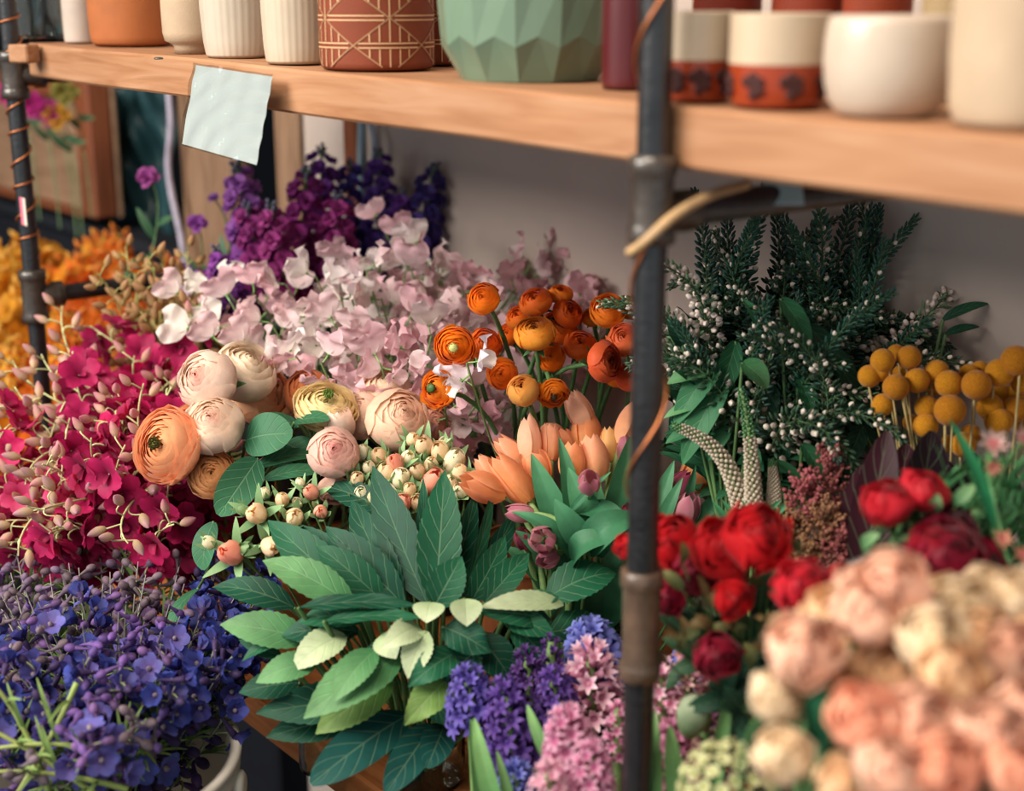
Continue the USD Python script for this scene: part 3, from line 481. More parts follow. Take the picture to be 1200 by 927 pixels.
rose('garden_rose', 'pale blush rose at the left of the biggest blush rose', 426, 488, 1.46, 60, (-.5, .4, .7), lin('f2c8b0'), lin('f6d8c4'), rb(11), n=26, seed=12, open_=0.95, eye=.34, wide=1.25)
rose('garden_rose', 'pinkish rose peeping out at the right of the biggest blush rose', 503, 500, 1.47, 52, (.6, .2, .7), lin('e8a890'), lin('f0bca4'), rb(12), n=26, seed=13, open_=0.95, eye=.34, wide=1.25)
rose('garden_rose', 'round pink rose with red heart in front of the rose leaves', 390, 531, 1.36, 64, (.12, .32, .93), lin('e0605c'), lin('f6d2c4'), rb(13), n=34, seed=14, open_=0.95, eye=.34, wide=1.25)
rose('garden_rose', 'pale bud-like rose standing right behind the round pink rose', 397, 496, 1.42, 40, (.0, .95, .3), BL, lin('f8e2d2'), rb(14), n=26, seed=15, open_=0.95, zsq=1.5, eye=.34, wide=1.25)
rose('garden_rose', 'loose pale pink rose with dropped petals under the round pink rose', 393, 572, 1.38, 44, (.0, -.7, .7), lin('eeb09c'), lin('f4cbb8'), rb(15), n=26, seed=16, open_=1.25, eye=.34, wide=1.25)
# rose foliage sprays
def foliage(name, label, base, leaves, mat=None, c0=lin('1f5038'), c1=lin('3d7452'), cat='foliage', twig=.0016, **kw):
    t = thing(name, label, cat, base); twigs = MB(); cs = []
    for lf in leaves:
        A, B, w, nv, ar = lf[:5]; k = dict(kw); k |= (lf[5] if len(lf) > 5 else {}); cs.append((A, B, w, nv, ar, k)); twigs.tube(bez(base, (np.asarray(base) * .4 + np.asarray(A) * .6) - np.array([0, 0, .02]), A, 8), twig, lin('4f6f40'), 6)
    part(t, 'stem', twigs, STEM)
    for A, B, w, nv, ar, k in cs: part(t, 'leaf', leaf_on(A, B, w, nv, ar, **({'c0': c0, 'c1': c1} | k)), mat or LEAF)
    return t
def LP(x0, y0, d0, x1, y1, d1, wpx, face, arch=.1, **k): return (at(x0, y0, d0), at(x1, y1, d1), wpx / F * (d0 + d1) / 2, V(*face), arch, k)
rl = dict(a=.5, b=.55, fold=.12)
foliage('rose_foliage', 'dark green rose leaves between the pale roses', rb(20) + np.array([0, 0, .1]), [
    LP(288, 516, 1.39, 343, 508, 1.37, 54, (-.1, .4, .9), .12), LP(345, 495, 1.41, 386, 492, 1.40, 26, (0, .9, .4), .1), LP(302, 538, 1.36, 256, 604, 1.33, 46, (.3, .3, .9), .06),
    LP(300, 548, 1.38, 372, 534, 1.40, 24, (0, .9, .5), .12), LP(310, 562, 1.37, 380, 552, 1.39, 22, (0, .8, .6), .1), LP(350, 500, 1.44, 300, 490, 1.46, 20, (0, .8, .5), .1),
    LP(335, 520, 1.42, 375, 545, 1.42, 40, (.2, .6, .7), .1), LP(250, 612, 1.37, 238, 668, 1.36, 36, (-.5, .3, .8), .1), LP(232, 690, 1.34, 200, 738, 1.31, 26, (-.7, .5, .6), .12), LP(345, 515, 1.43, 330, 552, 1.42, 40, (0, .6, .7), .1)], **rl)
# --- orange ranunculus
RB = np.array([-1.06, .90, .80])
def rq(i): return RB + np.array([.03 * math.cos(i * 2.4), .03 * math.sin(i * 2.4), 0])
OR_, OY, OC, OD = lin('f08a1c'), lin('f2a840'), lin('ee6e3e'), lin('e86414')
RN = [(567, 350, 1.36, 41, (-.25, .35, .9), OD, lin('f58c1e'), .9, 'small orange ranunculus held highest on its own bent stem'),
 (533, 406, 1.38, 52, (-.1, -.15, .98), OD, OR_, 1.3, 'open orange ranunculus with pale green centre, facing the viewer'),
 (512, 456, 1.36, 50, (-.55, .1, .8), OD, lin('f29a2c'), 1.5, 'ragged orange ranunculus with dark green eye beside the blush rose'),
 (568, 404, 1.42, 42, (.2, .4, .8), OD, lin('ee7420'), .9, 'deep orange ranunculus behind the white sweet pea bloom'),
 (588, 438, 1.41, 40, (-.1, -.1, .9), OD, lin('ec7c1e'), .8, 'dark orange ranunculus low beside the golden ball bud'),
 (627, 391, 1.38, 52, (-.1, .75, .45), OY, lin('f5a83a'), .7, 'yellow orange ranunculus seen from below its petals, mid cluster'),
 (628, 354, 1.42, 42, (-.3, .75, .5), OD, lin('ec7824'), .8, 'red orange ranunculus at the top of the cluster'),
 (657, 345, 1.44, 32, (.1, .9, .3), OD, lin('ee8420'), .7, 'little orange ranunculus with dark sepals at the top of the cluster'),
 (665, 367, 1.43, 40, (.5, .5, .6), OD, lin('ea6a1c'), .8, 'red orange ranunculus just below the top pair'),
 (656, 384, 1.44, 46, (.2, .5, .8), OD, lin('f08026'), .9, 'orange ranunculus behind the middle of the cluster'),
 (613, 458, 1.36, 40, (-.3, .6, .75), lin('eaa848'), lin('f0b45c'), .35, 'golden yellow ball-shaped ranunculus bud low in the cluster'),
 (648, 461, 1.37, 40, (.1, -.5, .85), OD, lin('f09020'), 1.3, 'orange ranunculus hanging down with a dark eye'),
 (645, 418, 1.41, 38, (.0, .2, .95), OD, lin('ee8018'), .8, 'orange ranunculus above the hanging one'),
 (680, 405, 1.42, 42, (.1, .6, .7), OD, lin('ee7428'), .7, 'round red orange ranunculus left of the coral one'),
 (708, 424, 1.37, 52, (.65, .05, .55), lin('e8602c'), OC, .7, 'coral ranunculus turned away showing green sepals'),
 (712, 364, 1.42, 46, (-.1, .5, .8), OD, lin('f2922c'), 1.2, 'loose orange ranunculus near the iron post, upper'),
 (736, 360, 1.43, 32, (.4, .5, .7), OD, lin('f0902a'), .8, 'orange ranunculus half hidden by the iron post, top'),
 (732, 398, 1.40, 46, (-.2, .6, .7), lin('e8683a'), lin('f08450'), .7, 'coral orange ranunculus beside the iron post, middle'),
 (738, 442, 1.39, 36, (-.2, .3, .9), lin('e86a3a'), OC, .6, 'coral ranunculus beside the iron post, lowest'),
 (608, 372, 1.45, 34, (-.4, .6, .6), OD, lin('ee8224'), .8, 'orange ranunculus in the shade left of the top pair'),
 (596, 392, 1.46, 30, (-.4, .4, .7), OD, lin('e87818'), .8, 'small orange ranunculus at the left back of the cluster'),
 (694, 372, 1.45, 26, (-.2, .5, .8), OD, lin('f09a30'), .8, 'small yellow orange ranunculus between top and post'),
 (722, 440, 1.43, 30, (.1, .3, .9), OD, lin('f08a24'), .9, 'orange ranunculus glimpsed under the coral ones'),
 (768, 438, 1.43, 30, (.1, .5, .8), OD, lin('f08a34'), .9, 'orange ranunculus just right of the iron post')]
for i, (x, y, d, dia, f, c0, c1, op, lb) in enumerate(RN):
    cen = {1: ('b9bb72', .42, .22), 2: ('3d5a24', .35, .24), 11: ('3a2a14', .35, .2)}.get(i)
    rose('orange_ranunculus', lb, x, y, d, dia, f, c0, c1, rq(i), cat='ranunculus', n=26 if dia < 36 else 36, seed=30 + i, open_=op, zsq=.8 if op > .5 else 1.1, ruf=.08 if i in (2, 11) else .025, center=cen, inner=.14, sr=.0024, scol=G1, rim=np.minimum(c1 * 1.15, 1))
# ---------------------------------------------------------------- tulips
def tulip_petals(R, H, c0, c1, ce, seed, op=.0):
    r_ = np.random.default_rng(seed); out = []; us = U7
    for i in range(6):
        o = i % 2; rr = R * (1.0 if o else .88); t = np.linspace(0, 1, 9)[:, None]; u = us[None, :]; w = 1.25 * np.maximum(t, .04) ** .35 * np.maximum(1 - t, .0) ** .42 + .04
        rad = rr * (np.sin(math.pi * (.10 + (.76 - op * .3) * t ** .85)) ** .75 + op * t ** 2) * (1 + .05 * np.abs(u)) + r_.normal(0, .02) * R * t
        az = u * w; P = np.stack([rad * np.cos(az), rad * np.sin(az), H * (t - .03 * np.abs(u)) * (1 + r_.normal(0, .03)) + 0 * az], -1); tt = np.broadcast_to(t, P.shape[:2]); uu = np.broadcast_to(np.abs(u), P.shape[:2])
        C = mixc(mixc(c0, c1, tt ** .7), ce, uu ** 2 * .7 * tt); out.append(MB().grid(P, C).xf(rotz(i * math.pi / 3 + seed)))
    return out
TB = np.array([-.915, .80, ZL]); k_ = 0
def tulip(label, bx, by, tx, ty, d, wpx, c0, c1, ce, tilt=0., leaves=(), op=.0):
    global k_; A, B = at(bx, by, d), at(tx, ty, d + tilt); ax = nrm(B - A); H = np.linalg.norm(B - A); b = TB + np.array([.04 * math.cos(k_ * 2.4), .035 * math.sin(k_ * 2.4), 0]) * (.3 + .7 * (k_ % 5) / 4); k_ += 1
    t = thing('tulip', label, 'tulip', b, None); mb = MB(); stem_to(mb, A, ax, b, .0030, lin('6f9458'), lin('8fb070'), .35); part(t, 'stem', mb, STEM)
    for p in tulip_petals(wpx / F * d / 2, H, c0, c1, ce, k_ * 3, op): part(t, 'petal', p.xf(frame(A - ax * H * .03, ax, k_)), PETAL)
    for lf in leaves: part(t, 'leaf', leaf_on(lf[0], lf[1], lf[2], lf[3], lf[4], **({'c0': lin('2f6a4a'), 'c1': lin('4f8a62'), 'a': .4, 'b': .8, 'fold': .35, 'n': 14} | lf[5])), BLADE)
    return t
TP = (lin('f4b880'), lin('f4aa86'), lin('fad0b0')); TO = (lin('f4ac64'), lin('f29a6c'), lin('f8c098')); TL = (lin('f2c8a0'), lin('f2b89c'), lin('f6d4b8')); TV = (lin('d8a0a0'), lin('b8607c'), lin('dcb0b0')); TK = (lin('c87888'), lin('9c3858'), lin('c86880'))
def TLF(x0, y0, d0, x1, y1, d1, w, face, arch=.06, **k): return LP(x0, y0, d0, x1, y1, d1, w, face, arch, **k)
tulip('pale blush tulip standing upright, highest at the left of the tulips', 622, 540, 618, 487, 1.36, 29, *TL, .01, [TLF(668, 640, 1.33, 623, 532, 1.33, 34, (-.2, .3, .9))])
tulip('peach tulip leaning left behind the pale upright blush one', 613, 543, 580, 512, 1.38, 27, *TP, .0)
tulip('upright peach tulip right beside the pale blush one', 645, 538, 644, 495, 1.37, 26, *TP, .01, [TLF(676, 640, 1.32, 655, 512, 1.32, 26, (.3, .3, .9))])
tulip('tall peach pink tulip leaning left at the top of the tulip bunch', 690, 502, 667, 458, 1.40, 30, *TL, .0)
tulip('orange tulip below the tall leaning one near the iron post', 688, 528, 686, 482, 1.39, 36, *TO, .02)
tulip('orange peach tulip in front centre of the bunch, upright', 670, 563, 671, 518, 1.33, 33, *TO, .01, [TLF(715, 650, 1.32, 666, 548, 1.31, 40, (-.3, .3, .9), .1)])
tulip('peach tulip right of the front centre one', 700, 560, 690, 509, 1.34, 36, *TP, .01, [TLF(712, 640, 1.33, 738, 512, 1.33, 44, (.4, .3, .8), .05)])
tulip('yellowish peach tulip bud next to the iron post', 716, 540, 713, 499, 1.37, 24, lin('f0c070'), lin('f2b878'), lin('f6d4a0'), .01)
tulip('peach tulip cut by the left side of the iron post', 728, 520, 744, 474, 1.37, 28, *TP, .02)
tulip('big orange tulip leaning far left, lowest row', 618, 585, 577, 533, 1.33, 36, *TO, .0)
tulip('orange tulip lying almost flat to the left, lowest', 588, 580, 540, 560, 1.33, 36, *TO, -.02)
tulip('small orange tulip over the two leaning far left', 583, 562, 557, 534, 1.36, 24, *TP, .0)
tulip('ragged peach tulip between the left and centre ones', 636, 565, 622, 528, 1.35, 32, *TO, .0, (), .2)
tulip('orange tulip half hidden behind the front centre one', 668, 535, 660, 500, 1.41, 30, *TO, .0)
tulip('peach tulip behind the yellowish bud', 655, 520, 640, 500, 1.42, 30, *TP, .02)
tulip('closed mauve tulip bud facing the viewer among green leaves', 690, 573, 691, 556, 1.29, 26, *TV, -.035, [TLF(668, 600, 1.30, 716, 553, 1.29, 10, (0, .6, .7))])
tulip('pink striped tulip bud lying to the left, upper of the mauve group', 624, 602, 591, 600, 1.31, 23, *TV, -.0, [TLF(640, 655, 1.32, 604, 622, 1.31, 20, (-.2, .7, .6))])
tulip('mauve pink tulip bud pointing at the viewer, middle of the mauve group', 640, 634, 630, 630, 1.31, 31, *TV, -.05)
tulip('dark pink tulip bud at the left of the mauve group', 616, 640, 609, 622, 1.33, 22, *TK, -.02)
tulip('pink tulip bud at the bottom of the mauve group', 650, 650, 632, 660, 1.31, 24, *TV, -.02, [TLF(680, 600, 1.31, 740, 645, 1.29, 34, (.1, .8, .6), .35)])
tulip('slim lilac tulip bud close to the iron post', 730, 545, 732, 508, 1.36, 17, *TV, .01, [TLF(690, 640, 1.33, 702, 568, 1.32, 34, (.1, .3, .9))])
tulip('pink tulip peeping left of the iron post, low', 738, 612, 736, 590, 1.32, 20, *TK, -.01)
tulip('large orange tulip on the right of the iron post', 806, 572, 838, 524, 1.40, 42, *TO, .0, [TLF(800, 650, 1.33, 852, 565, 1.33, 30, (.2, .5, .8)), TLF(805, 660, 1.31, 855, 590, 1.31, 24, (.2, .6, .7))])
tulip('purple red tulip bud right of the iron post', 778, 590, 812, 552, 1.35, 30, *TK, .0, [TLF(790, 620, 1.34, 815, 545, 1.33, 16, (.4, .3, .8)), TLF(760, 640, 1.34, 790, 540, 1.34, 26, (-.3, .3, .9))])
tulip('dusky mauve tulip below the purple red one', 800, 612, 811, 577, 1.33, 32, *TV, -.01, [TLF(770, 630, 1.33, 800, 560, 1.32, 18, (-.3, .4, .9))])
tulip('scarlet tulip tip squeezed beside the iron post', 772, 600, 782, 572, 1.35, 22, lin('d84030'), lin('c83a38'), lin('e05848'), .0)
# loose tulip leaves lower in the bunch
foliage('tulip_foliage', 'broad green tulip leaves folding over below the tulip heads', TB, [
    TLF(672, 655, 1.31, 600, 600, 1.30, 26, (0, .8, .6), .2), TLF(690, 640, 1.30, 650, 585, 1.29, 34, (-.4, .3, .9), .12), TLF(690, 645, 1.29, 748, 600, 1.28, 42, (.2, .7, .6), .3, tipcurl=.3), TLF(672, 660, 1.29, 722, 625, 1.27, 36, (.2, .8, .5), .28, tipcurl=.3),
    TLF(700, 720, 1.34, 640, 640, 1.32, 44, (-.2, .4, .8), .1), TLF(700, 735, 1.33, 720, 640, 1.31, 50, (.1, .3, .9), .06), TLF(670, 735, 1.34, 675, 660, 1.33, 50, (-.1, .3, .9), .05),
    TLF(760, 690, 1.34, 800, 570, 1.35, 30, (.1, .3, .9)), TLF(810, 680, 1.35, 770, 590, 1.36, 30, (-.1, .3, .9)), TLF(650, 700, 1.37, 590, 640, 1.36, 30, (0, .7, .6), .15), TLF(820, 690, 1.36, 845, 600, 1.36, 26, (.2, .4, .8))],
    BLADE, lin('22583c'), lin('4a8660'), a=.4, b=.8, fold=.3)
# ---------------------------------------------------------------- spray rose buds
def spray(label, heads, base, group=None):
    t = thing('spray_rose', label, 'spray rose', base); st = MB(); parts_ = []
    j = (at(heads[0][0], heads[0][1], heads[0][2]) * .55 + np.array(base) * .45)
    st.tube(bez(base, (np.array(base) + j) / 2 + [0, 0, .02], j, 8), .0017, lin('5c7c48'), 6)
    for i, (x, y, d, dia, f, c) in enumerate(heads):
        p = at(x, y, d); f = V(*f); R = dia / F * d / 2; st.tube(bez(j, p - f * R * 3, p - f * R, 8), .0011, lin('6c8c50'), 6); M = frame(p, f, i)
        mb = MB()
        for q in bloom_petals(R, 9, np.minimum(lin(c) * 1.05, 1), np.minimum(lin(c) * 1.15, 1), i + int(x), .15, .20, 1.6, 1.5, .05, rows=6): mb.put(q)
        b_ = part(t, 'bud', mb.xf(M), PETAL); sp = MB(); sepals(sp, frame(p - f * R * 1.15, f, i), 5, R * 3.0, R * .8, lin('3f7048'), lin('9cc08a'), .95, -.9 if i % 3 else .15); sp.put(blob(p - f * R * 1.5, f, R * .45, R * .6, G1, G1)); part(b_, 'sepals', sp, BLADE)
    part(t, 'stem', st, STEM); return t
SB = np.array([-1.13, .76, ZL]); cp, pk, cr = 'f8d8b4', 'f4b8a0', 'f6e8cc'
spray('spray rose sprig with a large pink opening bud, lowest at the left', [(270, 648, 1.29, 32, (-.3, .3, .9), 'f0a890'), (245, 636, 1.30, 17, (-.5, .5, .7), cr), (289, 643, 1.29, 18, (.6, .3, .7), '8fae7c'), (318, 640, 1.28, 26, (.4, -.1, .9), cp)], SB)
spray('cream spray rose sprig left of the green leaf bunch', [(300, 602, 1.31, 27, (-.1, .3, .9), cp), (345, 607, 1.30, 24, (.2, .5, .8), cp), (284, 598, 1.32, 15, (-.6, .5, .6), '9ab884'), (331, 586, 1.33, 18, (.1, .8, .5), cp), (311, 578, 1.34, 14, (-.2, .9, .4), cr)], SB)
spray('small sprig of peach buds under the round pink rose', [(364, 577, 1.35, 20, (-.2, .5, .8), pk), (348, 590, 1.34, 14, (-.2, .7, .6), cr), (376, 600, 1.33, 18, (0, .3, .9), pk), (352, 566, 1.36, 12, (-.3, .9, .3), cr)], SB)
nb = [(432, 548, 14), (418, 562, 16), (445, 535, 18), (425, 530, 15), (452, 555, 24), (463, 543, 20), (478, 537, 16), (497, 523, 22), (515, 530, 22), (531, 541, 26), (540, 556, 20), (480, 575, 15), (470, 560, 22), (490, 552, 18), (508, 565, 30), (455, 580, 20), (440, 585, 18), (470, 592, 24), (425, 580, 18), (490, 590, 20), (527, 567, 18), (540, 575, 16), (412, 548, 14), (505, 545, 16), (522, 520, 14), (484, 515, 14)]
grp = [('cream bud sprig of spray rose right of the round pink rose', [0, 1, 22, 3, 2]), ('spray rose sprig with a pink bud in the middle of the cream buds', [5, 4, 6, 12, 13]), ('spray rose sprig topping the cream buds beside the blush roses', [7, 8, 24, 25, 23]), ('spray rose sprig nearest the orange tulips, opened cream buds', [9, 10, 20, 21]), ('spray rose sprig with the biggest pink bud between upright leaves', [14, 11, 19, 17]), ('spray rose sprig low behind the upright green leaves', [15, 16, 18])]
for lb, ii in grp:
    spray(lb, [(nb[i][0], nb[i][1], 1.36 + .002 * (i % 5) - .0006 * (nb[i][1] - 550), nb[i][2] + 3, (.35 * math.sin(i * 2.3), .75, .55 + .3 * math.cos(i)), ('f0a890' if i in (5, 14, 17) else (cp if i % 3 else cr))) for i in ii], SB + [.03, .02, 0])
# ---------------------------------------------------------------- the big bunch of serrated green leaves
LB = onZ(500, 905, ZL + .006); LB = np.array([LB[0], LB[1], LB[2]]); DK, MD, LT, PL, YG = (lin('0a3a2a'), lin('114a36')), (lin('10462f'), lin('1d5a3e')), (lin('3c7448'), lin('64905e')), (lin('98ac80'), lin('bcc6a2')), (lin('48702f'), lin('74904c'))
def LV(x0, y0, x1, y1, w, pal=MD, face=(0, .3, .9), arch=.08, d0=1.25, d1=1.31, **k): return LP(x0, y0, d0, x1, y1, d1, w, face, arch, c0=pal[0], c1=pal[1], **k)
leafs = [LV(500, 706, 437, 546, 50, DK, (-.25, .25, .9), .05), LV(510, 708, 521, 552, 52, MD, (.05, .3, .9), .06, d1=1.29), LV(508, 700, 496, 560, 26, DK, (-.6, .3, .8), .03, d1=1.33), LV(520, 702, 557, 577, 32, DK, (.5, .2, .8), .05, d1=1.33),
 LV(540, 704, 578, 568, 20, MD, (.8, .3, .5), .04, d1=1.33), LV(550, 708, 592, 628, 34, MD, (.5, .5, .7), .07, d1=1.29), LV(568, 706, 620, 648, 34, MD, (.4, .7, .6), .1, d1=1.28), LV(508, 712, 541, 652, 44, MD, (.1, .3, .95), .1, d1=1.23, d0=1.22),
 LV(472, 706, 412, 586, 44, DK, (-.3, .4, .85), .08, d1=1.32), LV(436, 704, 346, 615, 46, DK, (-.3, .55, .75), .1, d1=1.30), LV(420, 708, 314, 610, 50, MD, (-.3, .6, .7), .12, d1=1.29), LV(472, 708, 382, 617, 50, DK, (-.2, .5, .8), .08, d1=1.28),
 LV(450, 706, 370, 638, 42, MD, (-.2, .6, .7), .1, d1=1.26), LV(415, 711, 308, 657, 46, LT, (-.1, .75, .65), .12, d0=1.23, d1=1.25), LV(345, 712, 250, 688, 38, DK, (-.2, .75, .6), .14, d0=1.26, d1=1.27), LV(362, 750, 258, 732, 44, LT, (-.1, .55, .8), .12, d0=1.24, d1=1.24),
 LV(455, 600, 380, 570, 34, DK, (-.2, .6, .7), .1, d0=1.33, d1=1.37), LV(470, 660, 440, 590, 40, DK, (-.2, .3, .9), .05, d0=1.3, d1=1.34), LV(545, 700, 605, 600, 30, DK, (.6, .4, .7), .05, d0=1.27, d1=1.34),
 # folded middle rim
 LV(350, 712, 500, 712, 26, DK, (0, .9, .4), .06, d0=1.21, d1=1.2, ruf=.06), LV(380, 728, 505, 726, 24, MD, (0, .9, .35), .06, d0=1.2, d1=1.19, ruf=.06), LV(505, 706, 500, 730, 38, PL, (-.1, .6, .8), .12, d0=1.2, d1=1.185), LV(545, 702, 547, 734, 38, PL, (.1, .6, .8), .14, d0=1.2, d1=1.185),
 LV(660, 708, 562, 712, 30, PL, (.0, .75, .6), .08, d0=1.23, d1=1.2), LV(645, 728, 556, 716, 34, MD, (.1, .6, .8), .1, d0=1.225, d1=1.205), LV(640, 702, 722, 672, 52, MD, (.1, .75, .6), .16, d0=1.27, d1=1.29), LV(640, 742, 722, 740, 48, MD, (.1, .7, .6), .1, d0=1.27, d1=1.29),
 # drooping, undersides towards the viewer
 LV(405, 745, 342, 786, 42, PL, (-.2, .5, .8), .18, d0=1.22, d1=1.20), LV(372, 776, 300, 800, 36, LT, (-.2, .5, .8), .18, d0=1.21, d1=1.20), LV(450, 742, 464, 772, 36, PL, (-.2, .4, .9), .1, d0=1.2, d1=1.18), LV(492, 735, 448, 760, 34, PL, (-.1, .4, .9), .18, d0=1.2, d1=1.17), LV(500, 740, 478, 795, 36, PL, (-.1, .4, .9), .15, d0=1.19, d1=1.18),
 LV(470, 770, 356, 842, 58, LT, (-.2, .45, .85), .14, d0=1.20, d1=1.17), LV(440, 762, 392, 822, 40, LT, (-.2, .45, .85), .14, d0=1.19, d1=1.16), LV(460, 798, 370, 860, 50, YG, (-.2, .35, .9), .12, d0=1.21, d1=1.19), LV(530, 790, 474, 850, 44, YG, (.0, .35, .9), .15, d0=1.2, d1=1.17, ruf=.07), LV(535, 765, 478, 805, 40, MD, (.0, .45, .85), .18, d0=1.2, d1=1.17, ruf=.06),
 LV(350, 800, 280, 812, 36, DK, (-.3, .5, .8), .1, d0=1.23, d1=1.22), LV(330, 770, 280, 750, 20, MD, (-.5, .5, .6), .2, d0=1.24, d1=1.24), LV(345, 745, 284, 775, 22, MD, (-.5, .5, .6), .15, d0=1.24, d1=1.23), LV(440, 820, 300, 836, 50, DK, (-.1, .4, .85), .1, d0=1.24, d1=1.22), LV(420, 838, 312, 864, 44, DK, (-.1, .4, .85), .08, d0=1.25, d1=1.23),
 LV(560, 745, 600, 800, 46, DK, (.3, .4, .85), .12, d0=1.21, d1=1.21), LV(600, 735, 640, 775, 40, MD, (.3, .5, .8), .15, d0=1.22, d1=1.22), LV(540, 750, 545, 815, 46, DK, (.1, .3, .9), .12, d0=1.21, d1=1.19), LV(590, 725, 650, 745, 36, MD, (.2, .6, .7), .12, d0=1.22, d1=1.21), LV(520, 735, 575, 765, 44, DK, (.1, .5, .8), .12, d0=1.2, d1=1.19, ruf=.06), LV(500, 800, 520, 850, 40, MD, (.1, .3, .9), .12, d0=1.22, d1=1.2),
 LV(420, 740, 330, 745, 46, DK, (-.2, .7, .6), .1, d0=1.23, d1=1.23), LV(480, 760, 420, 790, 50, DK, (-.2, .5, .8), .1, d0=1.215, d1=1.2), LV(430, 725, 350, 730, 40, MD, (-.1, .8, .5), .12, d0=1.22, d1=1.22), LV(610, 715, 655, 700, 30, MD, (.1, .8, .5), .14, d0=1.23, d1=1.23), LV(560, 760, 520, 800, 40, DK, (0, .4, .9), .12, d0=1.205, d1=1.19, ruf=.06)]
pos = ['upright leaves at the back left', 'upright leaves in the middle back', 'upright leaves at the right back', 'side leaves reaching left', 'folded pale tips in front', 'drooping pale undersides', 'dark drooping lower left leaves', 'drooping leaves on the right']
own = [0, 1, 1, 2, 2, 2, 2, 1, 0, 0, 0, 0, 0, 3, 3, 3, 0, 1, 2, 4, 4, 4, 4, 4, 4, 7, 7, 5, 5, 4, 4, 5, 5, 5, 5, 5, 5, 6, 6, 6, 6, 6, 7, 7, 7, 7, 7, 6, 3, 5, 3, 7, 7]
for i, p in enumerate(pos):
    foliage('foliage_branch', 'green serrated branch of the big leaf bunch with ' + p, LB + [.012 * math.cos(i * .8), .012 * math.sin(i * .8), .01], [l for l, o in zip(leafs, own) if o == i], cat='foliage', n=24, serr=.035, fold=.16, a=.7, b=.95, twig=.0022)
# lobed dark leaves hanging over the shelf edge
foliage('lobed_leaf', 'very dark lobed leaf hanging over the wooden shelf edge', LB + [0, 0, .02], [LV(478, 838, 364, 919, 54, (lin('0d3a36'), lin('17504a')), (-.1, .35, .9), .1, d0=1.23, d1=1.16), LV(508, 850, 452, 930, 44, (lin('0d3a36'), lin('164c46')), (0, .3, .9), .1, d0=1.23, d1=1.16), LV(520, 850, 500, 900, 40, (lin('0d3a36'), lin('164c46')), (.1, .3, .9), .1, d0=1.23, d1=1.18)], cat='leaf', n=22, fold=.12, a=.6, b=.6)
vessel('glass_vase', 'clear glass vase under the big green leaf bunch', LB[0], LB[1], ZL, .036, .10, GLASS, 'ffffff', 1.1, 'vase')
q = onZ(380, 897, ZL); vessel('glass_vase', 'small square-shouldered glass jar near the shelf corner, mostly under leaves', q[0], q[1], ZL, .024, .075, GLASS, 'ffffff', 1.0, 'vase')
q = onZ(545, 897, ZL); vessel('glass_vase', 'rounded glass vase right of the dark lobed leaf', q[0] - .01, q[1] + .06, ZL, .045, .14, GLASS, 'ffffff', 1.05, 'vase')
vessel('terracotta_bucket', 'terracotta pot holding the orange ranunculus', RB[0], RB[1], ZL, .060, .17, MATTE, 'a86038', 1.2)
vessel('tulip_bucket', 'black bucket holding the tulips', TB[0], TB[1], ZL, .052, .15, MATTE, '1c1e22', 1.15)
# ---------------------------------------------------------------- kinds that repeat: build one of each variant, copy the rest
def proto(name, label, cat, group): return thing(name, label, cat, (0, 0, 0), group)
def aim(p, dirn, Lh, spin=0., s=1.0):             # matrix that puts the local point (0,0,Lh) at p with local z along dirn
    d = nrm(dirn); m = frame((0, 0, 0), d, spin) @ scl(s); m[:3, 3] = np.asarray(p) - d * Lh * s; return m
USED = {}
def place(src, m, label=None, group=None):        # the first copy moves the source itself
    if src not in USED: USED[src] = 1; UsdGeom.Xformable(stage.GetPrimAtPath(src)).GetOrderedXformOps()[0].Set(mtx(m)); (label and keys(stage.GetPrimAtPath(src), label=label)); (group and keys(stage.GetPrimAtPath(src), group=group)); return src
    return copy(src, m, label, group)
# --- sweet peas
def pea_flower(seed, c_in, c_out, c_w, s=1.0):
    r_ = np.random.default_rng(seed); mb = MB(); wg = MB()
    addp(mb, roty(.25 + r_.normal(0, .12)), c_in, c_out, us=U9, k=.8, Lg=.025 * s, Wd=.038 * s, th0=-.25, bend=-.35, a=.42, b=.24, fold=-.10, ruf=.0048 * s, rn=4, n=9, seed=seed, notch=.005 * s)
    for q in (-1, 1): addp(wg, mov(.002, 0, 0) @ rotz(q * .55) @ roty(.35), c_w, c_w * .98, us=U5, Lg=.016 * s, Wd=.016 * s, th0=.2, bend=.5, a=.45, b=.4, fold=.35, ruf=.0014 * s, n=7, seed=seed + q)
    ca = MB(); [addp(ca, rotz(i * 1.2566) @ mov(0, 0, -.003), lin('4f8a44'), lin('9cc684'), Lg=.006, Wd=.0022, th0=.75, bend=.2, a=.3, b=.8, n=4) for i in range(5)]; ca.tube([(-.006, 0, -.009), (-.002, 0, -.004), (0, 0, 0)], .0009, lin('7ea862'), 5)
    return mb, wg, ca
PEA_G = 'pale pink sweet peas massed below the shelf'
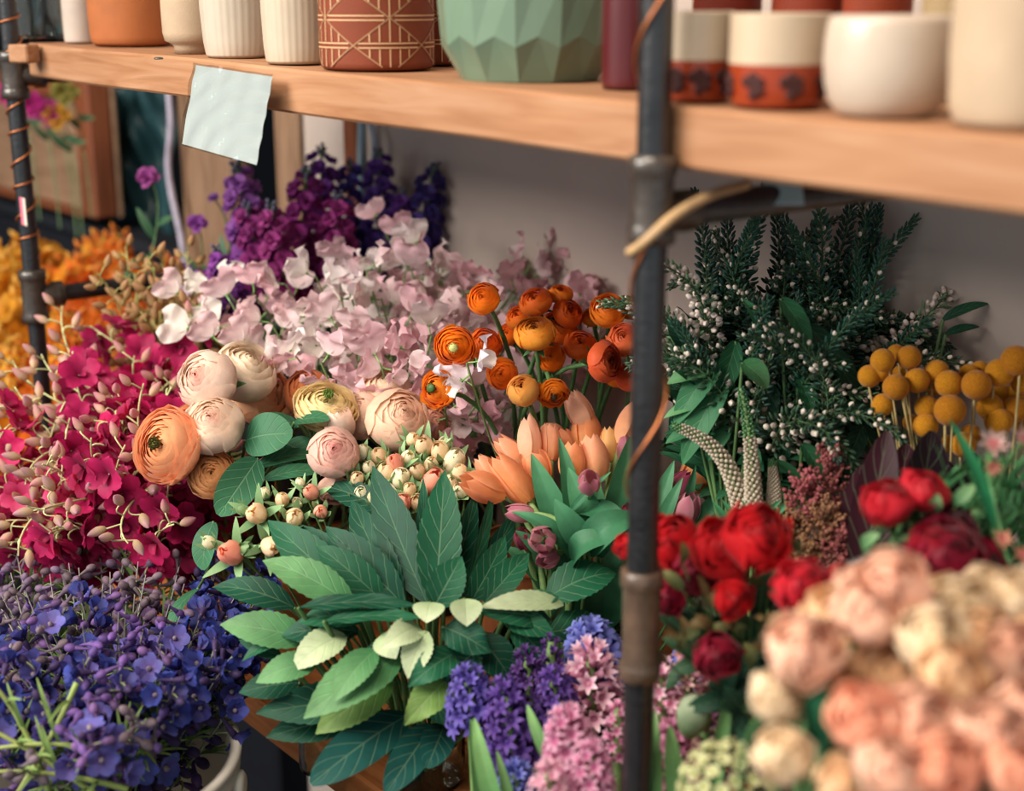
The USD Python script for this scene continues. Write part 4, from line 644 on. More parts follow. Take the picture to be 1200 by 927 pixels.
def pea_proto(seed, c_in, c_out, c_w, nf, lab, group=None):
    t = proto('sweet_pea', lab, 'sweet pea', group); r_ = np.random.default_rng(seed); z = np.linspace(0, .30, 10); sp = np.stack([.012 * np.sin(z * 9 + seed), .008 * np.sin(z * 7), z], 1)
    part(t, 'stem', MB().tube(sp, np.linspace(.0016, .0010, 10), lin('7a9c60'), 6), STEM)
    for i in range(nf):
        zz = .300 - .021 * (nf - 1 - i); a = i * 2.2 + r_.normal(0, .4); tl = .35 + .75 * (1 - i / nf) + r_.normal(0, .15); b_ = np.array([np.interp(zz, z, sp[:, 0]), np.interp(zz, z, sp[:, 1]), zz])
        m = mov(*b_) @ rotz(a) @ mov(.012, 0, .004) @ roty(tl); f, w, c = pea_flower(seed * 10 + i, c_in * (1 + .06 * r_.normal()), np.clip(c_out * (1 + .06 * r_.normal()), 0, 1), c_w, r_.uniform(1.0, 1.2))
        fl = part(t, 'flower', f.xf(m), PETAL); part(fl, 'wing_petals', w.xf(m), PETAL); part(fl, 'flower_base', c.xf(m), STEM)
    return t
W1, W2, W3, W4 = lin('f4eee6'), lin('f0e0e0'), lin('ecc8cc'), lin('e2b0ba')
PP = [pea_proto(1, W1, W2, W1, 5, 'pale sweet pea stem in the massed bunch'), pea_proto(2, W1, W3, W2, 5, 'pale sweet pea stem in the massed bunch'), pea_proto(3, W2, W3, W1, 4, 'pale sweet pea stem in the massed bunch'), pea_proto(4, W3, W4, W2, 5, 'pale sweet pea stem in the massed bunch'), pea_proto(5, W2, lin('e8bcc6'), W2, 5, 'pale sweet pea stem in the massed bunch')]
r_ = np.random.default_rng(11); heads = []
def inside(x, y):                                   # outline of the sweet pea mass
    top = np.interp(x, [232, 262, 285, 330, 395, 420, 470, 530, 575, 600, 640, 690, 712], [345, 355, 340, 320, 305, 288, 280, 300, 330, 318, 300, 310, 340]); bot = np.interp(x, [232, 300, 360, 430, 480, 540, 580, 640, 712], [380, 432, 452, 450, 470, 500, 480, 420, 400]); return top + 18 < y < bot
tries = 0
while len(heads) < 92 and tries < 9000:
    tries += 1; x, y = r_.uniform(236, 712), r_.uniform(275, 500)
    if inside(x, y) and all((x - a) ** 2 + ((y - b) * 1.15) ** 2 > 27 ** 2 for a, b in heads): heads.append((x, y))
PEL = by_rows(heads, ['pale pink sweet pea' if (x > 560 or y > 430) else 'whitish sweet pea' for x, y in heads], 10, 'the sweet pea mass')
for i, (x, y) in enumerate(heads):
    d = 1.80 - .0016 * (y - 280) + (.06 if x > 570 else 0) + r_.normal(0, .012) - .05 * math.exp(-((x - 430) / 120) ** 2)
    k = int(r_.choice([3, 4])) if (x > 560 or y > 430) else int(r_.choice([0, 0, 1, 2, 4, 3]))
    place(PP[k], aim(at(x, y, d), V((x - 450) / 400 + r_.normal(0, .25), .75, .65 + r_.normal(0, .2)), .275, r_.uniform(0, 6.28)), PEL[i])
one = pea_proto(21, lin('eeb8c0'), lin('f0ccd0'), W2, 1, 'lone pink sweet pea bloom standing above the purple stocks', None); place(one, aim(at(443, 241, 1.72), V(-.35, .75, .35), .315, 2.6, .9))
one = pea_proto(22, W1, lin('f6f2ea'), W1, 2, 'white sweet pea standing left of the mass, against purple flowers', None); place(one, aim(at(262, 322, 1.66), V(-.5, .7, .5), .30, 2.4, 1.0))
one = pea_proto(23, W1, lin('f4ece4'), W1, 2, 'white sweet pea leaning over the magenta orchids', None); place(one, aim(at(238, 390, 1.60), V(-.6, .4, .7), .30, 2.0, 1.15))
one = pea_proto(24, lin('f0e0ec'), lin('ece0ea'), W1, 3, 'lilac white sweet pea among the orange ranunculus', None); place(one, aim(at(561, 445, 1.345), V(-.2, .7, .7), .285, 2.0, .95))
one = pea_proto(25, W4, lin('d89aa8'), W3, 3, 'dusky rose sweet pea hanging under the biggest blush rose', None); place(one, aim(at(545, 490, 1.47), V(.5, -.2, .8), .285, 2.0, 1.1))
one = pea_proto(26, lin('d898a4'), lin('d08898'), W4, 3, 'slim dusky pink sweet pea standing tallest against the wall', None); place(one, aim(at(650, 285, 1.86), V(.1, .9, .2), .30, 1.0, .9))
# --- purple stocks and scabious against the wall
def stock_proto(seed, c0, c1, lab, nfl=26):
    t = proto('stock_flower', lab, 'stock flower', None); r_ = np.random.default_rng(seed); part(t, 'stem', MB().tube([(0, 0, z) for z in np.linspace(0, .36, 6)], .0028, lin('5c7450'), 7), STEM)
    for i in range(nfl):
        k = i / nfl; z = .20 + .15 * k; a = i * 2.4; rad = .024 * (1 - .55 * k); mb = MB(); m = mov(rad * math.cos(a), rad * math.sin(a), z) @ rotz(a) @ roty(1.05 - .5 * k)
        for j in range(9): addp(mb, m @ rotz(j * 2.4), c0 * .8, np.clip(mixc(c0, c1, k) * (1 + .15 * r_.normal()), 0, 1), Lg=.0185 * (1 - .3 * k), Wd=.019, th0=.25 + .11 * j, bend=.5, a=.5, b=.3, ruf=.0018, n=5, seed=j + i)
        part(t, 'floret', mb, PETAL)
    mb = MB(); [mb.put(blob((.004 * math.cos(i * 2.4), .004 * math.sin(i * 2.4), .350 + .002 * i), (.4 * math.cos(i * 2.4), .4 * math.sin(i * 2.4), 1), .003, .008, G3, lin('5a4a70'))) for i in range(7)]; part(t, 'bud_tip', mb, STEM)
    lf = MB()
    for i in range(7): lf = MB(); addp(lf, mov(0, 0, .06 + .02 * i) @ rotz(i * 2.4), G3, lin('6c8a70'), Lg=.06, Wd=.012, th0=.5, bend=.6, a=.5, b=.6, n=7); part(t, 'leaf', lf, BLADE)
    return t
VI, MG, DP, BP = lin('a050b0'), lin('b44090'), lin('643090'), lin('7060b8')
S = [(lin('a860bc'), lin('b878c8'), 290, 258, 1.88, (-.12, .95, .2), 1.0, 'light violet stock spike left of the magenta one, right of the posts'), (MG, lin('8a3088'), 356, 262, 1.90, (.12, .95, .2), 1.0, 'magenta purple stock spike in the middle of the purple row'), (lin('8a3aa0'), DP, 378, 232, 1.96, (.02, 1, .1), .9, 'dark violet stock spike, tallest of the purple row'), (MG, lin('b04a94'), 330, 300, 1.84, (-.1, .9, .3), .95, 'low magenta stock just behind the white sweet peas'),
     (lin('a03488'), MG, 395, 285, 1.86, (.1, .9, .3), .9, 'rosy magenta stock half buried by sweet peas'), (BP, lin('5648a8'), 408, 236, 1.98, (.1, 1, .1), .75, 'small blue violet stock spike beside the wall cords'), (lin('6a50b0'), DP, 445, 232, 1.96, (0, 1, .1), .85, 'indigo stock spike behind the lone pink sweet pea'), (lin('5a48a0'), lin('4a3a80'), 498, 252, 1.92, (.2, .9, .1), .9, 'dark indigo stock at the right end of the purple row'), (lin('7a3c9a'), VI, 268, 335, 1.78, (-.2, .9, .3), .7, 'short violet stock beside the lone white sweet pea'), (lin('a03488'), lin('b44c98'), 300, 290, 1.86, (-.1, .9, .3), .8, 'magenta stock below the light violet spike'), (lin('8048a8'), DP, 470, 268, 1.93, (.1, .9, .2), .7, 'dim purple stock behind the top of the sweet peas')]
for i, (c0, c1, x, y, d, f, s, lb) in enumerate(S): t = stock_proto(60 + i, c0, c1, lb); place(t, aim(at(x, y, d), V(*f), .285, i, s))
def pin_flower(seed, c, lab, x, y, d, f, dia, bend=.04, leaves=3):
    p = at(x, y, d); fd = V(*f); b = p - np.array([0, 0, .22]) + RT * bend; t = thing('small_purple_flower', lab, 'flower', b); mb = MB(); P = stem_to(mb, p, fd, b, .0012, lin('55754c'), lin('6f8f60'), .4); part(t, 'stem', mb, STEM); R = dia / F * d / 2
    for j in range(12): mb = MB(); addp(mb, frame(p, fd) @ rotz(j * 2.4), c * .8, np.clip(c * 1.1, 0, 1), Lg=R * (1.1 - .03 * j), Wd=R * .85, th0=1.3 - .09 * j, bend=.25, a=.5, b=.25, ruf=R * .12, n=6, seed=j); part(t, 'petal', mb, PETAL)
    for j in range(leaves): mb = MB(); addp(mb, frame(P[6 - j], fd, j * 2.1), G3, lin('5a7c5c'), Lg=.05, Wd=.012, th0=.7, bend=.4, a=.5, b=.7, n=7); part(t, 'leaf', mb, BLADE)
    return t
pin_flower(1, lin('b45aa4'), 'pinkish purple flower head standing alone against the dark, left of the pale cable', 174, 209, 1.92, (-.2, .3, .9), 29, -.05, 5)
pin_flower(2, lin('9a50a8'), 'violet flower head in front of the first timber post', 231, 263, 1.86, (0, .3, .9), 25, -.02)
pin_flower(3, lin('8a58a0'), 'tiny lilac flower bud on a bent stem in front of the second timber post', 251, 233, 1.9, (-.4, .6, .5), 16, -.03)
pin_flower(4, lin('9450a0'), 'small violet flower low beside the orange blooms', 238, 328, 1.74, (.2, .3, .9), 26, 0)
pin_flower(5, lin('7c4a9c'), 'dull violet flower behind the yellow orchids', 216, 318, 1.80, (-.2, .4, .8), 22, 0)
pin_flower(6, lin('d8c8d0'), 'small whitish lilac flower near the violet ones at left', 214, 343, 1.70, (0, .2, .9), 22, 0)
pin_flower(7, lin('e07818'), 'small orange flower left of the massed sweet peas', 236, 365, 1.70, (-.2, .2, .9), 26, 0)
pin_flower(8, lin('c84e12'), 'dark orange round flower beside the leaning white sweet pea', 262, 400, 1.66, (.2, .2, .9), 22, 0)
for x, y, c, lb in ((38, 122, 'b0287c', 'magenta blossom hanging in front of the brown crate'), (14, 112, 'c03a84', 'magenta blossom just behind the top of the left post'), (58, 132, 'a42872', 'second magenta blossom before the brown crate'), (76, 108, '8c8440', 'olive yellow blossom at the top of the brown crate'), (66, 136, 'c08a2c', 'golden blossom on the front of the brown crate')):
    pin_flower(int(x), lin(c), lb, x, y, 2.5, (0, -.2, .9), 34, .03, 2)
# --- orchids: arching sprays of buds on curled stalks with open blossoms further down
def orchid_proto(seed, name, cat, group, lab, fc0, fc1, bud0, bud1, nfl, nbud, green0, green1, fs=.021, Lh=.26, bend=1.0):
    t = proto(name, lab, cat, group); r_ = np.random.default_rng(seed); n = 22; tt = np.linspace(0, 1, n); th = bend * tt ** 2; ds = Lh / (n - 1); x = np.concatenate([[0], np.cumsum(np.sin(th[1:]) * ds)]); z = np.concatenate([[0], np.cumsum(np.cos(th[1:]) * ds)]); sp = np.stack([x, .006 * np.sin(tt * 5 + seed), z], 1)
    st = MB().tube(sp, np.linspace(.0019, .0009, n), mixc(green0, green1, tt), 6); tot = nfl + nbud
    for i in range(tot):
        k = .34 + .66 * (i + .5) / tot; b_ = np.array([np.interp(k, tt, sp[:, j]) for j in range(3)]); ang = np.interp(k, tt, th); a = i * 2.3 + r_.normal(0, .35); lat = roty(ang)[:3, :3] @ np.array([math.cos(a), math.sin(a), .25]); ln = .020 * (1.15 - .5 * k); e = b_ + lat * ln
        ped = bez(b_, b_ + lat * ln * .7 + np.array([0, 0, .013]), e, 6)
        if i < nfl:
            st.tube(ped, .0010, green1, 5); mb = MB(); m = frame(e, lat + np.array([0, 0, .3]), a); f_ = fs * r_.uniform(.85, 1.1); k0 = 1 + .12 * r_.normal()
            for j in range(5): addp(mb, m @ rotz(j * 1.2566), np.clip(fc0 * k0, 0, 1), np.clip(fc1 * k0 * (1 + .2 * (j % 2)), 0, 1), Lg=f_, Wd=f_ * (.85 if j % 2 else .72), th0=.75, bend=.75, a=.5, b=.35, fold=.15, ruf=f_ * .05, n=6, seed=j + i)
            part(t, 'blossom', mb, PETAL); lp = MB(); addp(lp, m, fc0 * .5, bud0 if i % 3 == 0 else fc1, Lg=f_ * .55, Wd=f_ * .4, th0=.2, bend=.9, a=.4, b=.4, fold=.6, n=6); part(t, 'lip', lp, PETAL)
        else:
            s_ = 1.25 - .55 * k; droop = nrm(lat * .6 + np.array([.25, 0, .35])); st.tube(ped, .0009, green1, 5); part(t, 'bud', blob(e, droop, .0066 * s_, .026 * s_, bud0, bud1, 8, [(0, 0), (.45, .04), (.8, .2), (1, .42), (.75, .7), (.38, .9), (0, 1)]), PETAL)
    part(t, 'stem', st, STEM); return t
MA, MB_, MBUD, MGR = lin('a80f4c'), lin('d02468'), (lin('e0c8a0'), lin('c87890')), (lin('8a9458'), lin('c4c890'))
ML = 'magenta orchid spray in the massed bunch at the left'
OP = [orchid_proto(1, 'orchid_spray', 'orchid', 'magenta orchid sprays at left', 'bright magenta orchid spray in the mass left of the roses', MA, MB_, *MBUD, 11, 2, *MGR, .024), orchid_proto(2, 'orchid_spray', 'orchid', 'crimson orchid sprays at left', 'dark crimson orchid spray in the mass left of the roses', lin('8c0c44'), lin('b4205c'), *MBUD, 12, 1, *MGR, .024), orchid_proto(3, 'orchid_spray', 'orchid', 'rosy orchid sprays at left', 'rosy magenta orchid spray in the mass left of the roses', lin('c02058'), lin('d85080'), lin('e4d0a8'), lin('d08898'), 10, 3, *MGR, .024)]
OB = [orchid_proto(4, 'orchid_spray', 'orchid', None, 'orchid spray tipped with pale buds on curled stalks, at left', lin('b81a58'), lin('cc3a70'), lin('e2cca0'), lin('c88a98'), 3, 8, *MGR, .020, .27, 1.2), orchid_proto(5, 'orchid_spray', 'orchid', None, 'orchid spray tipped with pale buds on curled stalks, at left', lin('b81a58'), lin('cc3a70'), lin('d8c48c'), lin('c090a0'), 2, 8, *MGR, .020, .25, 1.5), orchid_proto(6, 'orchid_spray', 'orchid', 'brownish budding orchid sprays', 'orchid spray with many small yellow-brown buds behind the magenta blossoms', lin('a01848'), lin('b02858'), lin('c0a068'), lin('b88a68'), 2, 14, lin('7c7c44'), lin('a09a5c'), .016, .25, .7)]
r_ = np.random.default_rng(21)
for i in range(44):                                # magenta masses
    x, y, d = [(r_.uniform(40, 235), r_.uniform(500, 600), 1.56), (r_.uniform(85, 225), r_.uniform(420, 520), 1.68), (r_.uniform(0, 120), r_.uniform(560, 625), 1.52), (r_.uniform(110, 250), r_.uniform(560, 640), 1.50)][i % 4]
    place(OP[i % 3], aim(at(x, y, d + r_.normal(0, .015)), V(r_.normal(-.25, .3), .65 + r_.normal(0, .2), .55 + r_.normal(0, .2)), .17, r_.uniform(0, 6.28)))
OBT = [(40, 470, 1.56, -.9, .35, .3), (20, 500, 1.55, -.9, .2, .4), (60, 520, 1.53, -.9, .2, .5), (20, 545, 1.52, -.9, .1, .5), (75, 560, 1.50, -.9, -.1, .6), (95, 600, 1.46, -.8, -.35, .6), (40, 590, 1.48, -.9, -.2, .5), (110, 460, 1.60, -.7, .5, .4), (60, 440, 1.62, -.8, .6, .2), (30, 610, 1.46, -.9, -.2, .5), (120, 575, 1.48, -.8, .0, .7), (15, 455, 1.6, -.9, .3, .2), (150, 590, 1.46, -.5, -.2, .8), (5, 570, 1.5, -.9, 0, .4), (85, 485, 1.57, -.8, .4, .5)]
OBL = by_rows([q[:2] for q in OBT], ['pale budded orchid spray'] * 15, 5, 'those at left')
for i, (x, y, d, rr, uu, tt) in enumerate(OBT):
    place(OB[i % 2], aim(at(x, y, d), V(rr, uu, tt), .20, r_.uniform(-.6, .6) + (0 if i % 2 else 3.1)), OBL[i])
for i in range(17): x, y = r_.uniform(150, 232), r_.uniform(345, 425); place(OB[2], aim(at(x, y, 1.74 + r_.normal(0, .02)), V(r_.normal(0, .25), .9, .3), .19, r_.uniform(0, 6.28), .95))
YB = (lin('e8a834'), lin('e09a28')); YG_ = 'yellow and orange blooms behind the left post'
YP_ = [orchid_proto(41 + i, 'yellow_orchid', 'orchid', ['golden', 'deep yellow', 'orange', 'burnt orange'][i] + ' blooms behind the left post', 'blurred ' + ['golden yellow', 'deep yellow', 'orange', 'burnt orange'][i] + ' bloom spray massed behind the left post', lin(a), lin(b), lin(b), lin(c), 20, 4, lin('b08a30'), lin('c0a040'), .032, .30, .35) for i, (a, b, c) in enumerate([('d8901c', 'ecab34', 'e0b860'), ('d88818', 'e89c28', 'd8a850'), ('d06a1a', 'e07c28', 'd89040'), ('c8601c', 'd8702a', 'e09848')])]
for i in range(88):
    x = r_.uniform(-30, 185); y = r_.uniform(305, 350) if i % 3 == 0 else r_.uniform(345, 520)
    if x > 150 - .0 * y and y > 420: x -= 60
    org = (x - 30) / 150 + (y - 330) / 500 + r_.normal(0, .2); k = 0 if org < .15 else 1 if org < .35 else 2 if org < .75 else 3
    place(YP_[k], aim(at(x, y, 2.45 - .0022 * (y - 300) + r_.normal(0, .03)), V(r_.normal(0, .2), .85, .4), .24, r_.uniform(0, 6.28), 1.0))
# ---------------------------------------------------------------- delphiniums in a white bucket
def delph_floret(mb, m, kind, cp, cb, r_, s=1.0):
    sp = MB(); L_ = .019 * s; q = bez((0, 0, 0), (0, 0, -L_ * .6), (.004 * s, 0, -L_), 6); sp.tube(q, np.array([.0030, .0026, .0020, .0016, .0012, .0005]) * s, mixc(cp, cp * .85, np.linspace(0, 1, 6)), 6)
    if kind == 'bud': sp.put(blob((0, 0, -.003 * s), (0, 0, 1), .0048 * s, .013 * s, cp, np.clip(cp * 1.15, 0, 1), 7))
    else:
        for j in range(5): addp(sp, rotz(j * 1.2566 + r_.normal(0, .1)), cp, np.clip(cb * (1 + .15 * r_.normal()), 0, 1), k=.6, Lg=.0135 * s, Wd=.0115 * s, th0=.55 if kind == 'half' else .95, bend=.35, a=.5, b=.4, fold=.15, ruf=.0008, n=6, seed=j)
        sp.put(blob((0, 0, .001), (0, 0, 1), .0020 * s, .005 * s, lin('e8dcc8'), lin('8a7a90'), 6))
    mb.put(sp, m); return mb
def delph_proto(seed, cp, cb, kinds, lab, group, feather=True):
    t = proto('delphinium', lab, 'delphinium', group); r_ = np.random.default_rng(seed); n = 12; z = np.linspace(0, .30, n); sp = np.stack([.010 * np.sin(z * 8 + seed), .008 * np.cos(z * 9), z], 1); st = MB().tube(sp, np.linspace(.0020, .0006, n), mixc(lin('6f8c46'), lin('7a7478'), np.linspace(0, 1, n)), 6)
    for i, kd in enumerate(kinds):
        k = i / len(kinds); zz = .140 + .162 * k; b_ = np.array([np.interp(zz, z, sp[:, j]) for j in range(3)]); a = i * 2.4 + r_.normal(0, .3); el = (.35 if kd == 'bud' else .75) + r_.normal(0, .25); d = np.array([math.cos(a) * math.cos(el), math.sin(a) * math.cos(el), math.sin(el)]); ln = (.024 if kd != 'bud' else .018) * (1.15 - .5 * k); e = b_ + d * ln
        st.tube(bez(b_, b_ + d * ln * .5 + [0, 0, .004], e, 4), .0007, lin('7c8a58'), 4); f = nrm(d + np.array([0, 0, -.1 + .3 * r_.normal()])); mb = MB(); delph_floret(mb, frame(e, f, a), kd, np.clip(cp * (1 + .18 * r_.normal()), 0, 1), cb, r_, (1.45 if kd != 'bud' else 1.15) * (1.1 - .35 * k)); part(t, 'floret' if kd != 'bud' else 'bud', mb, PETAL)
    part(t, 'stem', st, STEM)
    if feather:
        for i in range(3):
            mb = MB(); b_ = (0, 0, .15 + .04 * i)
            for j in range(4): addp(mb, mov(*b_) @ rotz(i * 2.3 + (j - 1.5) * .35), lin('4a6a34'), lin('7c9652'), Lg=.045 - .006 * abs(j - 1.5), Wd=.0032, th0=.5, bend=.7 + .2 * j, a=.4, b=.6, n=7, us=np.array([-1., 0, 1.]))
            part(t, 'leaf', mb, BLADE)
    return t
DGR = lambda s: s
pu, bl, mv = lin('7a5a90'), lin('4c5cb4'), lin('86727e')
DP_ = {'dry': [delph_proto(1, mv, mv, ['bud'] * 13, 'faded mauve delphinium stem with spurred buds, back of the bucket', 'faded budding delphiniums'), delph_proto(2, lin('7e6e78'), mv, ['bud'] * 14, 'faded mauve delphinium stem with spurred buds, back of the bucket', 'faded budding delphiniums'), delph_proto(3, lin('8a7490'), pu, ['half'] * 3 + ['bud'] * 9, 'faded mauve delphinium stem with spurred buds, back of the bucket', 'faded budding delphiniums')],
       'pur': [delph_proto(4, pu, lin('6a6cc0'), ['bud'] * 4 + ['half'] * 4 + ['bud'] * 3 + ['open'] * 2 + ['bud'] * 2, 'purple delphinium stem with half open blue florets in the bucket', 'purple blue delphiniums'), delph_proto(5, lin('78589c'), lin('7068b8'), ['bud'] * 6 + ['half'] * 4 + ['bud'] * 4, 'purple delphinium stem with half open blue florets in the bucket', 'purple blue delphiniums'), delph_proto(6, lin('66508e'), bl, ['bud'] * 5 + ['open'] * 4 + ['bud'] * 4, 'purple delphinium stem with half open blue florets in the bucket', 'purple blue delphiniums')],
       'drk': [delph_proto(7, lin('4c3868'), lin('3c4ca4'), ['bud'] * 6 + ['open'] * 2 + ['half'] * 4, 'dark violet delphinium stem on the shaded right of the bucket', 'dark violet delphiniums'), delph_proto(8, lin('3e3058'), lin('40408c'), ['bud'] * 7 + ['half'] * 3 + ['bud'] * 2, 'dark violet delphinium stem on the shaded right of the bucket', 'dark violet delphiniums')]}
BK = at(104, 885, 1.25) - np.array([0, 0, .205]); r_ = np.random.default_rng(31); hs = []; tries = 0
while len(hs) < 84 and tries < 20000:
    tries += 1; x, y = r_.uniform(-25, 292), r_.uniform(645, 905)
    if y > 880 - max(0, x - 140) * .32 and x > 120: continue
    if (x > 205 and y < 690) or (y > 800 and x > 292 - (y - 800) * .35) or (y > 860 and x > 200): continue
    if (y < 668 and 45 < x < 150): continue
    if all((x - a) ** 2 + (y - b) ** 2 > 18 ** 2 for a, b in hs): hs.append((x, y))
for x, y in hs:
    zz = .90 + .03 * math.cos((x - 130) / 110) - .00018 * max(0, y - 780) + r_.normal(0, .008); p = onZ(x, y, zz)
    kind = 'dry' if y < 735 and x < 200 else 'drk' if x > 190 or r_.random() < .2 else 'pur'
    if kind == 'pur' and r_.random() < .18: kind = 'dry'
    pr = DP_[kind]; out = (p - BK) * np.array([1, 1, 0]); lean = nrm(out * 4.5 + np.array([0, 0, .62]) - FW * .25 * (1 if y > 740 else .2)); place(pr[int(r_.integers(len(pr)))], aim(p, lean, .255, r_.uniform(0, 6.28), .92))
# thick green stalks at the front left of the bucket
for i, (pts, lb) in enumerate([([(-20, 850), (60, 890), (130, 945)], 'thickest yellow-green cut stalk crossing the bottom left corner'), ([(-20, 880), (70, 862), (140, 885)], 'pale cut stalk lying across the delphinium bucket'), ([(-10, 905), (60, 900), (150, 925)], 'olive cut stalk at the lowest left corner'), ([(20, 930), (70, 850), (90, 800)], 'upright green stalk between delphiniums at lower left'), ([(-10, 800), (30, 840), (60, 935)], 'bent green stalk leaning at the left picture edge')]):
    a, b, c = [at(x, y, 1.13 + .01 * j) for j, (x, y) in enumerate(pts)]; t = thing('green_stalk', lb, 'stalk', c); part(t, 'stem', MB().tube(bez(a, b, c, 16), np.linspace(.0016, .0027, 16), mixc(lin('98a05c'), lin('7c9048'), np.linspace(0, 1, 16)), 8), STEM)
    for j in range(3): mb = MB(); addp(mb, frame(bez(a, b, c, 16)[4 + 4 * j], V(.3 * j - .3, .6, .6), j * 2), lin('5c7a40'), lin('86a05c'), Lg=.045, Wd=.0035, th0=.4, bend=1.0, a=.4, b=.6, n=8); part(t, 'leaf', mb, BLADE)
# the white bucket with raised rings, standing on a crate
bt = thing('white_bucket', 'white plastic bucket with raised rings holding the delphiniums', 'bucket', BK); r = .126; Hh = .205
pr = [(0, 0), (r * .80, 0), (r * .82, .004)] + [(r * (.82 + .16 * q), .004 + q * (Hh - .06)) for q in np.linspace(.1, 1, 5)]
for z in (Hh - .052, Hh - .026): pr += [(r * .985, z), (r * 1.03, z + .003), (r * 1.035, z + .010), (r * .99, z + .013)]
pr += [(r * .99, Hh - .010), (r * 1.045, Hh - .008), (r * 1.05, Hh - .002), (r * 1.02, Hh), (r * .97, Hh - .002), (r * .95, .02), (0, .015)]
part(bt, 'body', MB().lathe(pr, lin('cfc8bd'), 72).xf(mov(*BK)), MATTE)
for s in (-1, 1): q = BK + RT * s * r * 1.04 + np.array([0, 0, Hh - .03]); part(bt, 'handle_lug', MB().lathe([(0, 0), (.014, 0), (.014, .006), (.010, .009), (0, .009)], lin('d4cdc0'), 16).xf(frame(q - RT * s * .004, RT * s)), MATTE)
single('bucket_stand', MB().box((BK[0] - .17, BK[1] - .17, 0), (BK[0] + .14, YF - .015, BK[2] - .001), lin('1b1a1d'), .006), MATTE, 'black stand under the white bucket of delphiniums', 'stand')
# ---------------------------------------------------------------- hyacinths
def hyacinth(label, x0, y0, x1, y1, d, wpx, ca, cb, n, seed, open_=1.0, tilt=-.01, leaves=0, name='hyacinth'):
    A, B = at(x0, y0, d), at(x1, y1, d + tilt); ax = nrm(B - A); H = np.linalg.norm(B - A); R = wpx * 1.22 / F * d / 2; n = int(n * .72); base = A - ax * .05 - np.array([0, 0, .10]); t = thing(name, label, 'hyacinth', base); r_ = np.random.default_rng(seed)
    mb = MB(); P = bez(base, A - ax * .08, A, 6); mb.tube(np.vstack([P, B - ax * H * .1]), .004, lin('6c8c52'), 8); part(t, 'stem', mb, STEM)
    for i in range(n):
        k = (i + .5) / n; a = i * 2.39996; el = .1 + 1.1 * k ** 2.2; d_ = frame((0, 0, 0), ax)[:3, :3] @ np.array([math.cos(a) * math.cos(el), math.sin(a) * math.cos(el), math.sin(el)]); p = A + ax * H * (.02 + .86 * k); s = R * (1 - .35 * k ** 3); q = p + d_ * s * .30; op = open_ * (1 if k < .8 else .55); c0 = np.clip(ca * (1 + .14 * r_.normal()), 0, 1); c1 = np.clip(cb * (1 + .10 * r_.normal()), 0, 1); f = MB().tube([q, q + d_ * s * .24, q + d_ * s * .48], np.array([.16, .15, .19]) * s, c0, 6)
        m = frame(q + d_ * s * .46, d_, a)
        for j in range(6): addp(f, m @ rotz(j * 1.0472) @ mov(s * .1, 0, 0), c0, c1, us=np.array([-1., 0, 1.]), Lg=s * .46, Wd=s * .21, th0=.25, bend=1.75 * op, a=.35, b=.6, fold=.2, n=5)
        part(t, 'floret', f, PETAL)
    for j in range(leaves): part(t, 'leaf', leaf_on(base + RT * .01 * (j * 2 - 1), B - ax * H * (.35 + .2 * j) + RT * (.03 * (j * 2 - 1)) - FW * .02, .020, -FW, .05, fold=.5, c0=lin('35683c'), c1=lin('6c9a58'), a=.3, b=.6, n=12), BLADE)
    return t
HV, HV2, HB, HP, HP2, HP3, HD = (lin('5a4aa0'), lin('7a6cc4')), (lin('5c3f92'), lin('7454aa')), (lin('5560b8'), lin('8c92da')), (lin('e0a0bc'), lin('f4d4de')), (lin('cc74a0'), lin('ecbcd2')), (lin('e0a0b8'), lin('f2c8d4')), (lin('50306e'), lin('64428a'))
HN = 42
hyacinth('blue violet hyacinth spike, leftmost of the hyacinths under the leaf bunch', 553, 850, 549, 788, 1.17, 50, *HV, HN, 1); hyacinth('tall violet hyacinth right of the leftmost spike', 604, 905, 592, 800, 1.15, 54, *HV2, HN + 14, 2, .9, -.01, 2)
hyacinth('slim dark purple hyacinth spike reaching up under the green leaves', 645, 835, 646, 742, 1.19, 32, *HD, HN, 3, .6); hyacinth('dark violet hyacinth between two taller spikes', 622, 835, 618, 762, 1.20, 42, *HD, HN, 4, .7)
hyacinth('violet hyacinth low in the middle of the purple ones', 655, 850, 648, 788, 1.16, 44, *HV2, HN, 5, .9); hyacinth('blue hyacinth half hidden left of the iron post', 705, 800, 690, 742, 1.21, 66, *HB, HN + 8, 6, 1.1); hyacinth('pale violet hyacinth at the bottom edge', 604, 955, 606, 898, 1.12, 44, *HB, HN, 7)
hyacinth('light pink hyacinth with closed tubular tips, tallest pink left of the post', 694, 845, 692, 758, 1.18, 58, *HP, HN, 8, .55); hyacinth('round pink hyacinth in the middle of the pink ones', 672, 905, 664, 838, 1.07, 56, *HP2, HN + 8, 9, 1.0); hyacinth('pink hyacinth at the bottom edge left of the post', 696, 945, 692, 874, 1.04, 46, *HP2, HN + 8, 10, 1.0)
hyacinth('pale pink hyacinth peeping up at the bottom edge', 640, 965, 645, 896, 1.03, 44, *HP3, HN, 11, .9); hyacinth('pink hyacinth squeezed against the left side of the iron post', 724, 890, 725, 822, 1.12, 30, *HP2, HN, 12, .8)
